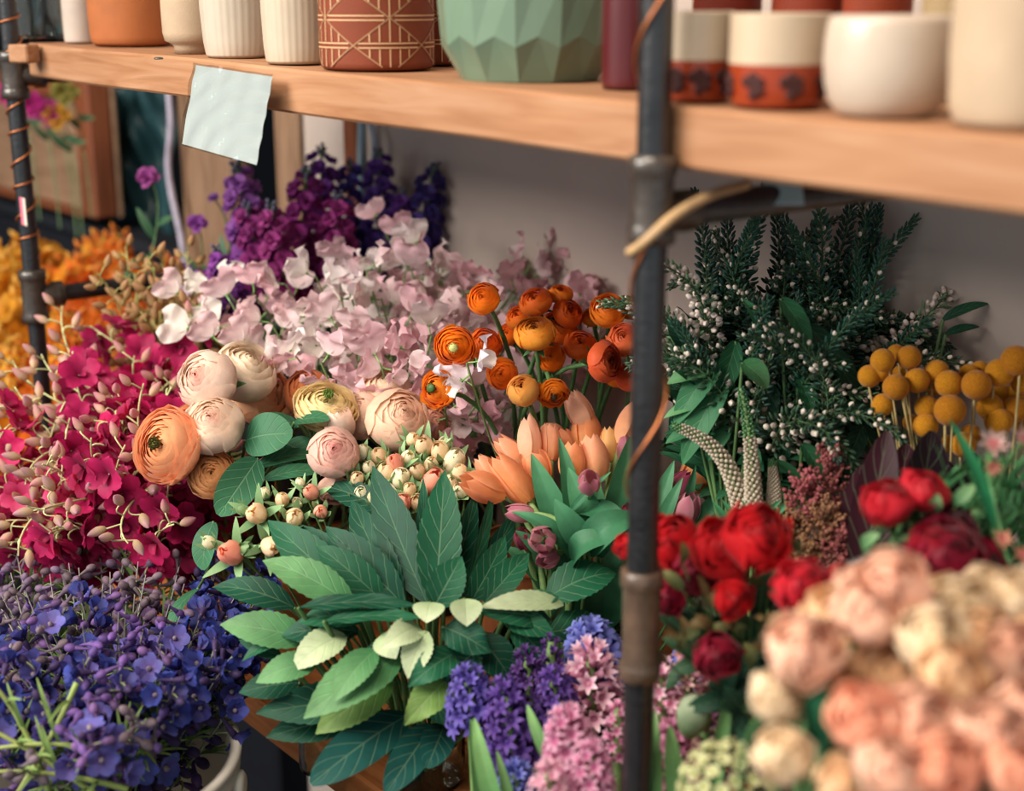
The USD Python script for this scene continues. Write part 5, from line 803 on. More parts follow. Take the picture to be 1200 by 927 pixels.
hyacinth('pink hyacinth directly right of the iron post', 778, 850, 772, 772, 1.13, 42, *HP, HN, 13, .6); hyacinth('cream tipped pink hyacinth right of the iron post, standing tallest', 805, 845, 808, 756, 1.14, 44, lin('d89cac'), lin('f0d0c0'), HN, 14, .45); hyacinth('pink hyacinth behind the green bud right of the post', 838, 850, 836, 782, 1.16, 46, *HP, HN, 15, .9); hyacinth('dusky pink hyacinth low right of the iron post', 792, 930, 790, 850, 1.10, 50, lin('b0648c'), lin('d898b0'), HN, 16, .9); hyacinth('dusky mauve hyacinth under the cream roses', 845, 910, 838, 842, 1.14, 48, lin('8a5078'), lin('b07898'), HN, 17, .8); hyacinth('blue hyacinth glimpsed right of the iron post', 820, 800, 818, 762, 1.22, 60, *HB, HN, 18, 1.1); hyacinth('cream budded hyacinth with closed tips beside the dusky pink one', 828, 910, 826, 828, 1.07, 26, lin('c08a90'), lin('e0c0a0'), HN - 10, 19, .3)
t = thing('hyacinth_leaves', 'green bud and strap leaves right of the iron post, in front of the pink hyacinths', 'leaf', at(800, 980, 1.0)); G5 = (lin('3c7040'), lin('78a262'))
part(t, 'bud', blob(at(806, 862, 1.05), V(.15, .9, .2), .0125, .036, lin('5c8a54'), lin('b8c4a4'), 14, [(0, 0), (.5, .05), (.85, .3), (1, .55), (.9, .8), (.5, .95), (0, 1)]), BLADE, 'pale green bud')
for (x0, y0, x1, y1, w, nv) in [(768, 985, 768, 832, 20, (-.2, .1, .9)), (838, 900, 852, 808, 18, (.2, .2, .9)), (800, 960, 785, 850, 26, (-.3, .2, .9)), (830, 940, 850, 860, 16, (.3, .2, .9)), (760, 960, 752, 850, 14, (-.5, .1, .8))]: part(t, 'leaf', leaf_on(at(x0, y0, 1.02), at(x1, y1, 1.03), w / F, V(*nv), .05, .4, c0=G5[0], c1=G5[1], a=.3, b=.6, n=12), BLADE)
t = thing('hyacinth_leaves', 'strap leaf in front of the leftmost hyacinths', 'leaf', at(585, 985, 1.08))
for (x0, y0, x1, y1, w, nv) in [(590, 975, 556, 842, 24, (-.2, .1, .9)), (650, 900, 618, 826, 16, (-.4, .3, .8)), (604, 975, 582, 880, 14, (.2, .1, .9))]: part(t, 'leaf', leaf_on(at(x0, y0, 1.09), at(x1, y1, 1.11), w / F * 1.1, V(*nv), .06, .4, c0=G5[0], c1=G5[1], a=.3, b=.6, n=12), BLADE)
# ---------------------------------------------------------------- billy buttons (yellow balls)
from scipy.spatial import cKDTree
import trimesh
def ball_mesh(R, seed, c0, c1):
    ico = trimesh.creation.icosphere(4); v = np.array(ico.vertices); n = 420; i = np.arange(n) + .5; ph = np.arccos(1 - 2 * i / n); th = i * 2.39996; f = np.stack([np.sin(ph) * np.cos(th), np.sin(ph) * np.sin(th), np.cos(ph)], 1); d, _ = cKDTree(f).query(v); h = np.clip(1 - d / .115, 0, 1)
    return MB().add(v * (R * (.965 + .06 * h))[:, None] if np.ndim(h) else v, np.array(ico.faces), mixc(c0, c1, h))
BG = 'yellow ball flowers at the right'
def ball_proto(seed, R, c0, c1):
    t = proto('billy_button', 'mustard yellow ball flower on a thin stem at the right', 'ball flower', None); part(t, 'ball', ball_mesh(R, seed, lin(c0), lin(c1)).xf(mov(0, 0, .24)), BALL); z = np.linspace(0, .24 - R * .9, 10); part(t, 'stem', MB().tube(np.stack([.006 * np.sin(z * 12 + seed), .004 * np.sin(z * 9), z], 1), .0013, mixc(lin('8a7a4a'), lin('b09a64'), z / .24), 6), STEM); return t
BPR = [ball_proto(1, .0140, 'a8660e', 'd8951c'), ball_proto(2, .0140, 'b06c10', 'dc9a22'), ball_proto(3, .0140, '9c5c0c', 'c88418')]
balls = [(210, 165, 55), (270, 130, 40), (330, 150, 55), (150, 235, 52), (200, 208, 52), (270, 285, 60), (365, 255, 57), (455, 215, 55), (445, 280, 45), (510, 270, 62), (600, 225, 45), (635, 275, 68), (740, 220, 65), (650, 205, 40), (815, 165, 70), (850, 260, 60), (410, 375, 55), (515, 390, 72), (210, 365, 52), (405, 460, 57), (340, 445, 40), (575, 545, 58), (510, 540, 40), (610, 500, 48), (695, 375, 60), (735, 440, 63), (810, 385, 60), (730, 310, 50), (800, 325, 50), (850, 450, 45), (290, 220, 35), (450, 380, 40)]
CB = np.array([-.60, .98, .98]); r_ = np.random.default_rng(5)
special = {3: 'leftmost mustard ball flower', 19: 'lowest front mustard ball flower on a straight stem', 17: 'biggest mustard ball in the middle of the yellow balls', 2: 'mustard ball topping the left group of yellow balls', 18: 'mustard ball just below the leftmost one', 14: 'mustard ball touching the right picture edge, highest'}
BLAB = by_rows([(980 + b[0] / 3.864, 380 + b[1] / 3.864) for b in balls], ['mustard ball flower'] * len(balls), 5, 'the yellow bunch')
for i, (zx, zy, rr) in enumerate(balls):
    x, y, rp = 980 + zx / 3.864, 380 + zy / 3.864, rr / 3.864; d = 1.22 + .0016 * (440 - y) * -1 * -1 + (1 - rr / 70) * .10; d = 1.19 + (70 - rr) / 70 * .14; p = at(x, y, d); s = rp / F * d / .0140; m = aim(p, nrm(p - CB + np.array([0, 0, .12])), .24, i * 1.3, s); place(BPR[i % 3], m, special.get(i, BLAB[i]))
# ---------------------------------------------------------------- dark green gooseneck bunch
def goose_proto(seed, curve, cb0, cb1, tipc, lab, group, n=80, white=.0, Lh=.14, wid=.0105):
    t = proto('gooseneck_stem', lab, 'gooseneck flower', group); r_ = np.random.default_rng(seed); m_ = 26; tt = np.linspace(0, 1, m_); th = np.where(tt < .5, 0.1 * tt, curve * ((tt - .5) * 2) ** 1.3); Lt = .30; ds = Lt / (m_ - 1); x = np.concatenate([[0], np.cumsum(np.sin(th[1:]) * ds)]); z = np.concatenate([[0], np.cumsum(np.cos(th[1:]) * ds)]); sp = np.stack([x, .004 * np.sin(tt * 6), z], 1)
    part(t, 'stem', MB().tube(sp, np.linspace(.0020, .0006, m_), mixc(lin('4c5c38'), lin('3c6040'), tt), 6), STEM); bd = MB()
    for i in range(n):
        k = i / n; q = .48 + .52 * k; b_ = np.array([np.interp(q, tt, sp[:, j]) for j in range(3)]); ang = np.interp(q, tt, th); a = i * 2.4; el = .25 + .9 * k; d = roty(ang)[:3, :3] @ np.array([math.cos(a) * math.cos(el), math.sin(a) * math.cos(el), math.sin(el)]); ln = wid * (1 - .75 * k) + .001; e = b_ + d * ln; bd.tube([b_, e], .0004, lin('4f7048'), 3, False)
        isw = r_.random() < white * (1.25 - k); c = cb1 if isw else cb0; rr = (.0034 if isw else .0026) * (1.1 - .5 * k); bd.put(blob(e, d, rr * (1 if isw else .8), rr * (2.4 if isw else 4.2), c * .85, c, 5, [(0, 0), (.8, .2), (1, .5), (.6, .85), (0, 1)]))
    part(t, 'bud_spike', bd, STEM, kind='stuff')
    for i in range(7):
        q = .12 + .055 * i; b_ = np.array([np.interp(q, tt, sp[:, j]) for j in range(3)]); P, tq = petal(.075 - .003 * i, .019, .5 + .05 * i, .75, .55, .8, .15, n=9, us=U7); part(t, 'leaf', MB().grid(P, pcol(tq, U7, lin('1c4a34'), lin('2f6a48')), luv=luv(9, U7)).xf(mov(*b_) @ rotz(i * 2.4 + seed)), LEAF)
    return t
GD, GW, GG = lin('275244'), lin('dcd0c0'), 'gooseneck stems in the dark green bunch'
GL = 'dark green gooseneck stem with a budded spike, in the bunch by the wall'
GP = [goose_proto(1, .5, GD, GW, None, GL, GG, 120, .08), goose_proto(2, 1.5, lin('2c4a36'), GW, None, GL, GG, 110, .25), goose_proto(3, 2.3, lin('35523a'), GW, None, GL, GG, 110, .35), goose_proto(4, .25, lin('163a32'), lin('3f6a58'), None, GL, GG, 140, .05, wid=.008), goose_proto(5, 1.9, lin('26443a'), lin('b8a898'), None, GL, GG, 120, .3)]
r_ = np.random.default_rng(9); GBs = np.array([-.80, 1.0, .98])
tips = [(838, 285, 3, 0), (905, 275, 0, .6), (848, 290, 3, -.1), (922, 285, 3, .0), (935, 290, 3, -.3), (985, 270, 0, .15), (1005, 270, 3, .3), (1033, 305, 3, .3), (965, 300, 0, -.3), (880, 300, 0, .4), (985, 300, 0, 0), (890, 290, 0, .2)]
TL = by_rows([q[:2] for q in tips], ['dark pointed gooseneck tip'] * 12, 2, 'the bunch top')
for i, (x, y, k, rr) in enumerate(tips): place(GP[k], aim(at(x, y, 1.33 + .01 * (i % 4)), V(rr, .95, .05), .25, r_.uniform(0, 6.28), .95), TL[i], 'gooseneck tips against the wall')
for i in range(60):
    x, y = r_.uniform(815, 1085), r_.uniform(280, 440)
    if x > 1040 and y > 400: x -= 60
    k = int(r_.choice([1, 2, 4, 0, 1, 2])); place(GP[k], aim(at(x, y, 1.32 - .0006 * (y - 330) + r_.normal(0, .02)), V(max((x - 930) / 260, -.25) + r_.normal(0, .12), .75, .35 + r_.normal(0, .2)), .25, r_.uniform(0, 6.28), .95), GL, GG)
for i, (x, y, k, rr, uu, lb) in enumerate([(846, 318, 1, .1, .95, 'white budded gooseneck spike poking left beside the iron post, upper'), (822, 398, 2, -.45, .6, 'white flowering gooseneck spike by the iron post, lower'), (868, 420, 1, -.2, .5, 'pale gooseneck spike curving down in the front middle of the green bunch'), (1098, 355, 2, .8, .4, 'gooseneck spike drooping over the right side of the green bunch'), (915, 430, 4, .0, .4, 'white dotted gooseneck spike hanging in the centre front'), (820, 356, 1, -.5, .7, 'white budded gooseneck spike beside the iron post, middle')]):
    p_ = goose_proto(70 + i, [1.3, 1.6, 2.0, 2.4, 2.0, 1.5][i], lin('5a7a54'), lin('e6d4c8'), None, lb, None, 90, .75); sp_ = 3.14 if x < 900 else 0.; m = frame((0, 0, 0), V(rr, uu, .55)); place(p_, aim(at(x, y, 1.27), V(rr * .6, uu + .3, .5), .24, r_.uniform(-.4, .4) + sp_, .95))
# loose leaves of that bunch
DG, MGc, LGc = (lin('173f30'), lin('25563c')), (lin('245c3c'), lin('3c7a50')), (lin('3c7a4a'), lin('6a9c6a'))
def LL(x0, y0, x1, y1, w, pal, face, arch=.1, d=1.28, d1=None, **k): return LP(x0, y0, d, x1, y1, d1 or d, w, face, arch, c0=pal[0], c1=pal[1], **k)
foliage('gooseneck_leaves', 'dark leaves pointing right against the wall beside the green bunch', at(1060, 560, 1.3), [LL(1105, 375, 1160, 356, 14, DG, (0, .6, .6), .12, 1.3), LL(1108, 392, 1148, 383, 12, DG, (0, .6, .6), .1, 1.3), LL(1060, 440, 985, 475, 26, DG, (.2, .5, .8), .1, 1.3), LL(1020, 470, 960, 505, 26, DG, (0, .5, .8), .1), LL(1010, 500, 990, 550, 24, DG, (0, .5, .8), .1), LL(985, 470, 1030, 545, 28, DG, (0, .4, .9), .1, 1.32), LL(960, 520, 1000, 570, 30, DG, (0, .4, .9), .1, 1.32), LL(1000, 430, 1045, 490, 30, DG, (0, .4, .9), .1, 1.33)], a=.5, b=.8)
foliage('gooseneck_leaves', 'bright green leaves just right of the iron post, under the white spikes', at(850, 640, 1.3), [LL(845, 420, 790, 500, 34, MGc, (-.3, .5, .8)), LL(840, 430, 782, 450, 30, LGc, (-.2, .7, .6)), LL(850, 440, 800, 545, 36, MGc, (-.3, .4, .9)), LL(862, 400, 835, 475, 28, MGc, (.3, .4, .9)), LL(870, 425, 900, 455, 32, LGc, (.1, .7, .7), .1, 1.25), LL(885, 470, 915, 500, 26, (lin('5c7048'), lin('8a8a60')), (0, .7, .6)), LL(840, 470, 778, 490, 22, LGc, (-.1, .8, .5)), LL(830, 500, 780, 520, 22, MGc, (-.1, .8, .5)), LL(855, 500, 830, 540, 18, MGc, (-.1, .6, .7)), LL(905, 405, 870, 350, 20, MGc, (.1, .5, .8), .1, 1.26), LL(800, 405, 782, 375, 20, DG, (0, .5, .8)), LL(820, 450, 776, 420, 26, MGc, (0, .7, .6))], a=.5, b=.8)
foliage('gooseneck_leaves', 'dark green leaves in the shaded heart of the green bunch', at(930, 650, 1.3), [LL(945, 380, 985, 440, 26, DG, (.2, .5, .8), .1, 1.27), LL(935, 440, 955, 500, 22, MGc, (.1, .5, .8), .1, 1.27), LL(930, 470, 918, 545, 22, DG, (0, .4, .9)), LL(940, 520, 962, 570, 22, MGc, (.2, .5, .8), .15, 1.25), LL(910, 540, 950, 580, 14, MGc, (.2, .6, .7), .1, 1.25), LL(965, 405, 1005, 470, 30, DG, (.2, .5, .8)), LL(915, 350, 950, 410, 26, MGc, (.1, .6, .8), .1, 1.26), LL(960, 440, 975, 520, 30, DG, (.2, .5, .8)), LL(905, 450, 890, 520, 26, DG, (0, .5, .8)), LL(985, 540, 930, 590, 30, DG, (0, .5, .8))], a=.5, b=.8)
vessel('flower_bucket', 'black bucket hidden under the dark green gooseneck bunch', -.80, 1.0, ZL, .07, .20, MATTE, '17191c', 1.15); vessel('flower_bucket', 'black bucket hidden under the yellow ball flowers', -.60, 1.02, ZL, .06, .20, MATTE, '17191c', 1.15)
# ---------------------------------------------------------------- white veronica spikes
def spike(label, pts, d, wpx, name='veronica_spike', cat='veronica', green=.25):
    P = np.array([at(x, y, d) for x, y in pts]); P = CubicSpline(np.arange(len(P)), P)(np.linspace(0, len(P) - 1, 30)); t = thing(name, label, cat, P[0] - [0, 0, .1]); part(t, 'stem', MB().tube(np.vstack([[P[0] - [0, 0, .1]], P]), .0018, lin('6c8a54'), 6), STEM); mb = MB(); tip = MB(); n = 240; R = wpx / F * d / 2
    for i in range(n):
        k = (i + .5) / n; q = np.array([np.interp(k * 29, np.arange(30), P[:, j]) for j in range(3)]); tn = nrm(P[min(29, int(k * 29) + 1)] - P[max(0, int(k * 29))]); a = i * 2.4; d_ = frame((0, 0, 0), tn)[:3, :3] @ np.array([math.cos(a), math.sin(a), .35]); s = R * (1 - .6 * k ** 1.5); e = q + nrm(d_) * s * .6; gr = k > 1 - green; c = mixc(lin('5c8a58'), lin('2f6a48'), (k - 1 + green) / max(green, .01)) if gr else lin('e4d8c4') * r_.uniform(.85, 1.0); (tip if gr else mb).put(blob(e, d_, s * .24, s * .5, c * .9, c, 6))
    part(t, 'floret_spike', mb, PETAL, kind='stuff'); part(t, 'green_tip', tip, STEM, kind='stuff') if tip.n else 0
    for j in range(3): part(t, 'leaf', leaf_on(P[0] - [0, 0, .03 - .008 * j], P[0] + RT * (.03 * (j - 1)) + [0, 0, .012] - FW * .01, .008, -FW, .1, .3, c0=lin('2c6a48'), c1=lin('4f9468'), n=8), BLADE)
spike('white veronica spike arching to the left', [(872, 600), (862, 570), (845, 535), (815, 510), (788, 499)], 1.24, 25, green=.12); spike('upright white veronica spike with a green tip, between the two others', [(884, 600), (882, 560), (878, 510), (868, 455)], 1.23, 23, green=.36); spike('short white veronica spike at the right', [(906, 600), (907, 570), (904, 538)], 1.24, 20, green=.15)
# ---------------------------------------------------------------- dusty pink astilbe plumes
def astilbe(label, x0, y0, x1, y1, d, wpx, c, seed):
    A, B = at(x0, y0, d), at(x1, y1, d - .01); ax = nrm(B - A); H = np.linalg.norm(B - A); t = thing('astilbe_plume', label, 'astilbe', A - [0, 0, .12]); r_ = np.random.default_rng(seed); st = MB().tube([A - [0, 0, .12], A, (A + B) / 2, B], .0012, lin('8a6a4c'), 6); M = frame(A, ax); W_ = wpx / F * d / 2
    for i in range(13):
        k = .05 + .9 * i / 13; a = i * 2.4; ln = W_ * (1.15 - .95 * k) + .004; o = M[:3, :3] @ np.array([math.cos(a) * .8, math.sin(a) * .8, .6]); b_ = A + ax * H * k; P = bez(b_, b_ + o * ln * .6, b_ + o * ln + ax * ln * .4, 6); st.tube(P, .0006, lin('9a6a58'), 4); mb = MB()
        for j in range(26): q = P[min(5, int(j / 26 * 6))] + r_.normal(0, .0022, 3) + (P[5] - P[0]) * .04 * r_.normal(); s = r_.uniform(.0011, .0021); cc = np.clip(c * r_.uniform(.7, 1.2), 0, 1); mb.put(blob(q, o + r_.normal(0, .4, 3), s, s * 2.2, cc * .85, cc, 5, [(0, 0), (1, .4), (.6, .85), (0, 1)]))
        part(t, 'branchlet', mb, PETAL)
    part(t, 'stem', st, STEM)
AP, AB, AR = lin('b86a6a'), lin('9a7450'), lin('c87078')
astilbe('tall dusty pink astilbe plume, highest of the plumes', 968, 600, 975, 524, 1.20, 44, AP, 1); astilbe('rose pink astilbe plume left of the tallest one', 945, 625, 942, 558, 1.19, 46, AR, 2); astilbe('brownish astilbe plume at the left, by the red roses', 925, 680, 922, 600, 1.18, 46, AB, 3); astilbe('faded tan astilbe plume in the middle', 962, 660, 965, 590, 1.17, 56, lin('b08060'), 4); astilbe('small pink astilbe tuft pointing right', 975, 620, 1006, 585, 1.19, 24, AP, 5); astilbe('low pink astilbe plume beside the dark leaves', 975, 690, 985, 622, 1.16, 44, AP, 6); astilbe('low brown pink astilbe plume behind the red roses', 945, 700, 940, 640, 1.16, 54, AB, 7); astilbe('dry stemmy astilbe plume low right', 968, 720, 972, 660, 1.15, 46, lin('a06a60'), 8)
# ---------------------------------------------------------------- burgundy leaves
BU = (lin('2a0f18'), lin('3c1824'))
foliage('burgundy_foliage', 'very dark burgundy leaves behind the red rose, under the yellow balls', at(1030, 760, 1.1), [LL(1010, 690, 1040, 505, 52, BU, (-.3, .3, .9), .06, 1.14), LL(1000, 690, 1012, 545, 46, BU, (-.4, .3, .9), .06, 1.16), LL(1060, 650, 1092, 505, 60, (lin('1d1018'), lin('2a1822')), (.2, .3, .9), .06, 1.15), LL(1090, 660, 1110, 540, 56, (lin('1d1018'), lin('2a1822')), (.3, .3, .9), .06, 1.17), LL(1045, 640, 1062, 520, 50, BU, (0, .3, .9), .06, 1.18), LL(1130, 640, 1140, 530, 50, (lin('1a141a'), lin('241c22')), (.2, .3, .9), .06, 1.18), LL(1165, 640, 1175, 540, 50, (lin('1a141a'), lin('241c22')), (.2, .3, .9), .06, 1.2), LL(1020, 700, 960, 668, 26, BU, (0, .8, .5), .1, 1.12)], a=.5, b=.6)
# ---------------------------------------------------------------- red roses
RR, RD, RM = (lin('a80f1c'), lin('cc1822')), (lin('6a0c20'), lin('8e1430')), (lin('b01228'), lin('d02838'))
RBs = np.array([-.74, .93, .80]); RBr = np.array([-.46, .80, .84])
RED = [(790, 640, 1.03, 56, (-.4, .4, .8), RR, RBs, 'blurred red rose touching the right side of the iron post'), (848, 645, 1.00, 60, (-.1, .5, .8), RR, RBs, 'blurred red rose in the middle of the left red group'), (884, 632, .98, 66, (.2, .5, .8), RR, RBs, 'largest blurred bright red rose, right of the left group'), (815, 668, 1.02, 46, (-.2, 0, .9), RD, RBs, 'darker red rose just below the left red roses'), (858, 700, .99, 38, (.1, -.1, .9), RR, RBs, 'small red rose low under the largest bright one'), (785, 700, 1.03, 34, (-.3, .1, .9), RD, RBs, 'little dark red rose low beside the post'), (840, 768, .99, 44, (.0, .1, .9), RD, RBs, 'dark red rose above the pink hyacinths'), (940, 690, .93, 54, (-.3, .5, .7), RM, RBr, 'red rose half hidden behind the cream pink roses, left'), (985, 690, .94, 44, (.2, .5, .7), RM, RBr, 'red rose edge showing above the cream pink roses'),
       (736, 640, 1.08, 26, (-.5, .2, .7), RR, RBs, 'bit of red rose showing left of the iron post'), (1040, 594, .97, 50, (-.3, .75, .3), RM, RBr, 'crimson rose standing upright, left of a pair'), (1080, 580, .98, 48, (.35, .75, .3), RM, RBr, 'crimson rose right of the upright pair'), (1108, 658, .93, 74, (-.2, .5, .6), RD, RBr, 'big dark red rose above the cream roses'), (1142, 668, .94, 60, (.4, .4, .6), RD, RBr, 'dark red rose sloping right of the big dark one'), (1112, 622, .97, 48, (0, .7, .5), (lin('4a0a1a'), lin('6a1028')), RBr, 'nearly black red rose behind the big dark one'), (1090, 640, .93, 40, (-.4, .6, .5), (lin('8a1024'), lin('a8182e')), RBr, 'small red rose at the left shoulder of the big dark one')]
for i, (x, y, d, dia, f, c, b, lb) in enumerate(RED): rose('red_rose', lb, x, y, d, dia * 1.22, f, c[0] * .8, c[1], b + [.012 * (i % 4), .012 * (i % 3), 0], n=22, seed=100 + i, open_=1.1, ruf=.10, spread=.25, eye=.5, wide=1.4, sr=.0018)
def small_leafs(name, label, base, pts, d, pal, w=16, seed=0, mat=None):
    r_ = np.random.default_rng(seed); base = np.asarray(base) * .25 + at(np.mean([q[0] for q in pts]), np.mean([q[1] for q in pts]) + 25, d + .03) * .75; return foliage(name, label, base, [LP(x, y, d, x + r_.uniform(-1, 1) * w * 2, y + r_.uniform(-1.6, .6) * w * 1.3, d + r_.normal(0, .01), w * r_.uniform(.8, 1.2), (r_.normal(0, .4), .5, .8), .12, c0=pal[0], c1=pal[1]) for x, y in pts], mat or LEAF, a=.5, b=.7, n=10, twig=.0008)
OL = (lin('4c5a34'), lin('7c7a4a'))
small_leafs('red_rose_leaves', 'olive leaves and stems under the left red roses', RBs, [(800, 690), (830, 710), (870, 740), (900, 700), (820, 740), (795, 760), (880, 780), (905, 745), (860, 670), (925, 640), (800, 660), (850, 740), (895, 680), (870, 720)], 1.0, OL, 15, 3); small_leafs('red_rose_leaves', 'dark green leaves behind the left red roses', RBs, [(880, 800), (900, 760), (860, 800), (910, 810), (830, 800), (925, 740), (890, 840)], 1.04, (lin('1f4030'), lin('3c5c40')), 24, 4); small_leafs('red_rose_leaves', 'green leaves and stems under the crimson rose pair', RBr, [(1050, 630), (1070, 625), (1090, 600), (1010, 640), (1040, 650), (1120, 590), (1080, 650), (1150, 600), (1060, 660), (1030, 625)], .97, (lin('3c6a44'), lin('7ca470')), 15, 5)
rq_ = np.random.default_rng(55); GP4 = lambda n, x0, x1, y0, y1: [(rq_.uniform(x0, x1), rq_.uniform(y0, y1)) for _ in range(n)]
small_leafs('red_rose_leaves', 'dark serrated leaves packed under the left red roses', RBs, GP4(30, 785, 935, 690, 800), 1.05, (lin('1a3828'), lin('35543a')), 26, 14); small_leafs('red_rose_leaves', 'brownish olive young leaves between the left red roses', RBs, GP4(16, 780, 915, 660, 790), 1.0, (lin('5a4a30'), lin('8a7048')), 15, 15); small_leafs('red_rose_leaves', 'deep green leaves low beside the cream roses', RBs, GP4(22, 850, 930, 780, 900), 1.03, (lin('17382a'), lin('2c5640')), 28, 16); small_leafs('red_rose_leaves', 'dark leaves behind the big dark red rose', RBr, GP4(20, 1010, 1190, 600, 690), 1.0, (lin('1f4430'), lin('3c6a48')), 22, 17)
single('cut_branch', MB().tube([at(955, 676, 1.0), at(990, 664, .99), at(1030, 650, .98)], .0034, lin('4a4648'), 8), STEM, 'dark grey cut branch lying between astilbe and cream roses', 'branch')
# ---------------------------------------------------------------- blurred cream pink spray roses, close to the lens
PB = np.array([-.40, .56, .92]); PKL = [('eeac90', 'f3cbb2'), ('eeb484', 'f2cea4'), ('ecd0a0', 'f3dfc0'), ('ea9678', 'f2b496')]
COLN = ['blush pink', 'pale apricot', 'creamy white', 'salmon pink']
PINK = [(940, 766, 46, 0), (908, 820, 34, 2), (918, 888, 36, 2), (1046, 690, 46, 0), (1014, 722, 44, 0), (975, 726, 38, 1), (1128, 716, 40, 2), (1186, 702, 36, 2), (1090, 752, 44, 2), (1050, 792, 38, 1), (1012, 842, 44, 3), (1072, 848, 46, 0), (1110, 790, 44, 1), (1160, 868, 48, 0), (1105, 902, 46, 3), (1040, 906, 44, 0), (985, 922, 36, 1), (1186, 772, 42, 0), (1204, 838, 44, 0), (968, 800, 32, 1), (1005, 770, 32, 1), (1072, 728, 30, 1), (1150, 748, 36, 1), (1190, 912, 44, 3), (1140, 820, 40, 0), (1212, 720, 32, 1), (1160, 930, 40, 3), (1075, 930, 36, 3), (1150, 690, 28, 2), (1105, 700, 26, 2), (1000, 690, 26, 0), (950, 735, 26, 1)]
PLAB = by_rows([(p[0], p[1]) for p in PINK], [COLN[p[3]] + ' spray rose' for p in PINK], 6, 'the near cluster')
for i, (x, y, r0, k) in enumerate(PINK):
    a, b = PKL[k]; d = .80 - .0004 * (y - 700) - (.03 if r0 > 42 else 0); nm = 'low' if y > 860 else 'middle' if y > 760 else 'upper'
    rose('cream_pink_rose', PLAB[i], x, y, d, r0 * 1.85, (.25 * math.sin(i * 1.7), .55, .65 + .25 * math.cos(i * 2.3)), lin(a), lin(b), PB + [.03 * math.cos(i * 2.4), .03 * math.sin(i * 2.4), 0], n=20, seed=200 + i, open_=1.1, ruf=.11, spread=.3, eye=.5, wide=1.35, sr=.0016)
small_leafs('cream_rose_leaves', 'blurred dark green leaves at the left edge of the cream pink roses', PB, [(965, 850), (950, 880), (975, 880), (960, 910), (950, 850), (962, 870)], .755, (lin('1c5a40'), lin('2c7050')), 36, 6)
small_leafs('cream_rose_leaves', 'small green leaves between the cream pink roses', PB, [(1000, 800), (1060, 750), (1080, 880), (1130, 760), (1020, 800), (1150, 800)], .80, (lin('3c6a44'), lin('6c8a5c')), 18, 8)
# ---------------------------------------------------------------- pale green snowball head
p = at(852, 925, .93); f = V(0, .8, .6); t = thing('snowball_flower', 'pale yellow green snowball flower head at the bottom edge', 'flower', p - [0, 0, .2]); part(t, 'stem', MB().tube([p - [0, 0, .2], p], .003, G1, 7), STEM); R = .030
for i in range(70):
    ph = math.acos(1 - 1.5 * (i + .5) / 70); a = i * 2.39996; M = frame(p, f); d_ = M[:3, :3] @ np.array([math.sin(ph) * math.cos(a), math.sin(ph) * math.sin(a), math.cos(ph)]); mb = MB()
    for j in range(5): addp(mb, frame(p + d_ * R * r_.uniform(.92, 1.05), d_, i) @ rotz(j * 1.2566), lin('b8c080'), lin('e0deb0'), us=np.array([-1., 0, 1.]), Lg=.0055, Wd=.0055, th0=.9, bend=.5, a=.5, b=.3, n=4)
    part(t, 'floret', mb, PETAL)
# ---------------------------------------------------------------- pink star flowers and green sprigs at the right edge
for i, (x, y, dia, f, lb) in enumerate([(1164, 522, 40, (-.2, .5, .8), 'pale pink star flower with a rose centre near the right edge'), (1200, 516, 40, (.2, .5, .8), 'pale pink star flower cut by the right edge'), (1163, 546, 26, (-.1, -.4, .9), 'small salmon star flower hanging under the larger one'), (1174, 632, 28, (-.1, .3, .9), 'salmon star flower low among the green sprigs'), (1196, 650, 30, (.2, .2, .9), 'salmon star flower at the right edge, lowest')]):
    p = at(x, y, .96); fd = V(*f); b = np.array([-.30, .68, .95]); t = thing('star_flower', lb, 'star flower', b); mb = MB(); stem_to(mb, p, fd, b, .0014, lin('3c7a48'), lin('6ca468'), .35); part(t, 'stem', mb, STEM); R = dia / F * .96 / 2
    for j in range(16): mb = MB(); addp(mb, frame(p, fd) @ rotz(j * 2.4), lin('d88078') if i > 1 else lin('e0888c'), lin('e8b090') if i > 1 else lin('f2dcd0'), Lg=R * (1.1 - .02 * j), Wd=R * .30, th0=1.25 - .05 * j, bend=.1, a=.4, b=.7, n=6); part(t, 'petal', mb, PETAL)
    mb = MB(); [mb.put(blob(p + fd * R * .1 + frame(p, fd)[:3, :3] @ (np.array([math.cos(q * 2.4), math.sin(q * 2.4), 0]) * R * .25 * (q / 14) ** .5), fd, R * .07, R * .3, lin('c86a70'), lin('d88888'), 5)) for q in range(14)]; part(t, 'centre', mb, STEM)
r2 = np.random.default_rng(77)
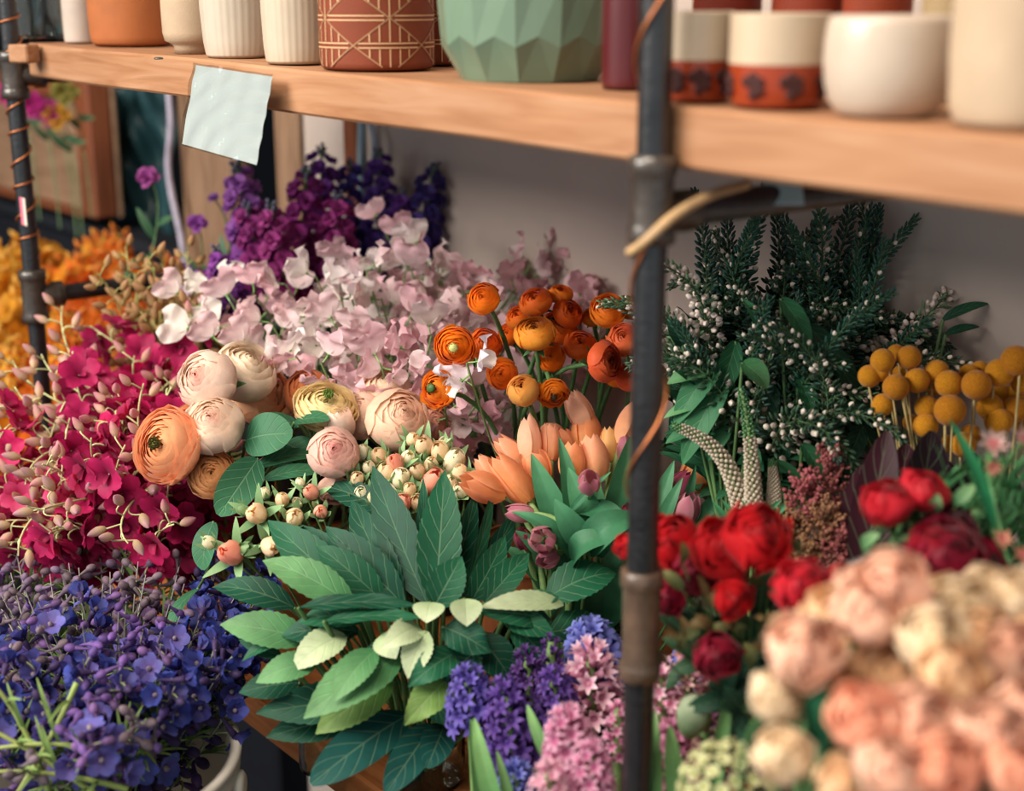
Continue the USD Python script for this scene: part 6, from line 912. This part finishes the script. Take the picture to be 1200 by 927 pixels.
for i in range(12):
    x, y = 1120 + (i % 6) * 17 + r2.uniform(-6, 6), 545 + (i // 6) * 45 + r2.uniform(-12, 12); lean = V(r2.normal(0, .25), .9, .3); p = at(x, y, 1.0 + .02 * (i % 3)); t = thing('green_sprig', 'slender green leafy sprig, ' + ORD[i % 6] + ' in the ' + ('upper' if i < 6 else 'lower') + ' row near the right edge', 'greenery', p - [0, 0, .15]); sp = bez(p - np.array([0, 0, .15]), p - lean * .06, p, 10); part(t, 'stem', MB().tube(sp, .0013, lin('4c8a54'), 6), STEM)
    for j in range(12): mb = MB(); addp(mb, frame(sp[3 + j // 2], nrm(sp[9] - sp[4]), j * 2.4), lin('2c6a40'), lin('5c9c64'), Lg=.026 + .008 * r2.random(), Wd=.0055, th0=.5, bend=.3, a=.4, b=.7, n=6); part(t, 'leaf', mb, BLADE)
t = thing('broad_green_leaf', 'broad bright green leaf standing in front of the yellow balls', 'leaf', at(1160, 640, .97)); part(t, 'leaf', leaf_on(at(1165, 620, .97), at(1112, 492, .98), .010, V(.3, .4, .9), .06, .3, c0=lin('1f7a4c'), c1=lin('3c9464')), BLADE); part(t, 'stem', MB().tube([at(1185, 700, .97), at(1165, 620, .97)], .0014, lin('3c8a50'), 6), STEM)
# buckets in front, on a low bench
single('display_bench', MB().box((-.70, .10, 0), (-.05, YF - .016, .70), lin('1f1c1b'), .006), MATTE, 'dark bench under the near rose buckets at lower right', 'bench')
vessel('flower_bucket', 'dark bucket holding the near cream pink roses', -.40, .545, .70, .06, .22, MATTE, '1a1b1e', 1.15)
vessel('flower_bucket', 'dark bucket holding the left red roses', -.74, .93, ZL, .035, .12, MATTE, '1a1b1e', 1.12); vessel('flower_bucket', 'dark bucket holding the crimson and dark red roses', -.46, .80, ZL, .05, .14, MATTE, '1a1b1e', 1.12)
vessel('flower_bucket', 'dark bucket standing under the sweet peas', -1.36, .96, ZL, .085, .20, MATTE, '1a1b1e', 1.15); vessel('flower_bucket', 'dark bucket standing under the magenta orchids', -1.62, .80, ZL, .08, .17, MATTE, '232022', 1.15); vessel('flower_bucket', 'dark bucket standing under the yellow orange blooms', -2.16, .93, ZL, .09, .20, MATTE, '232022', 1.15); vessel('flower_bucket', 'dark bucket standing under the purple stocks', -1.70, 1.03, ZL, .07, .22, MATTE, '1a1b1e', 1.15)
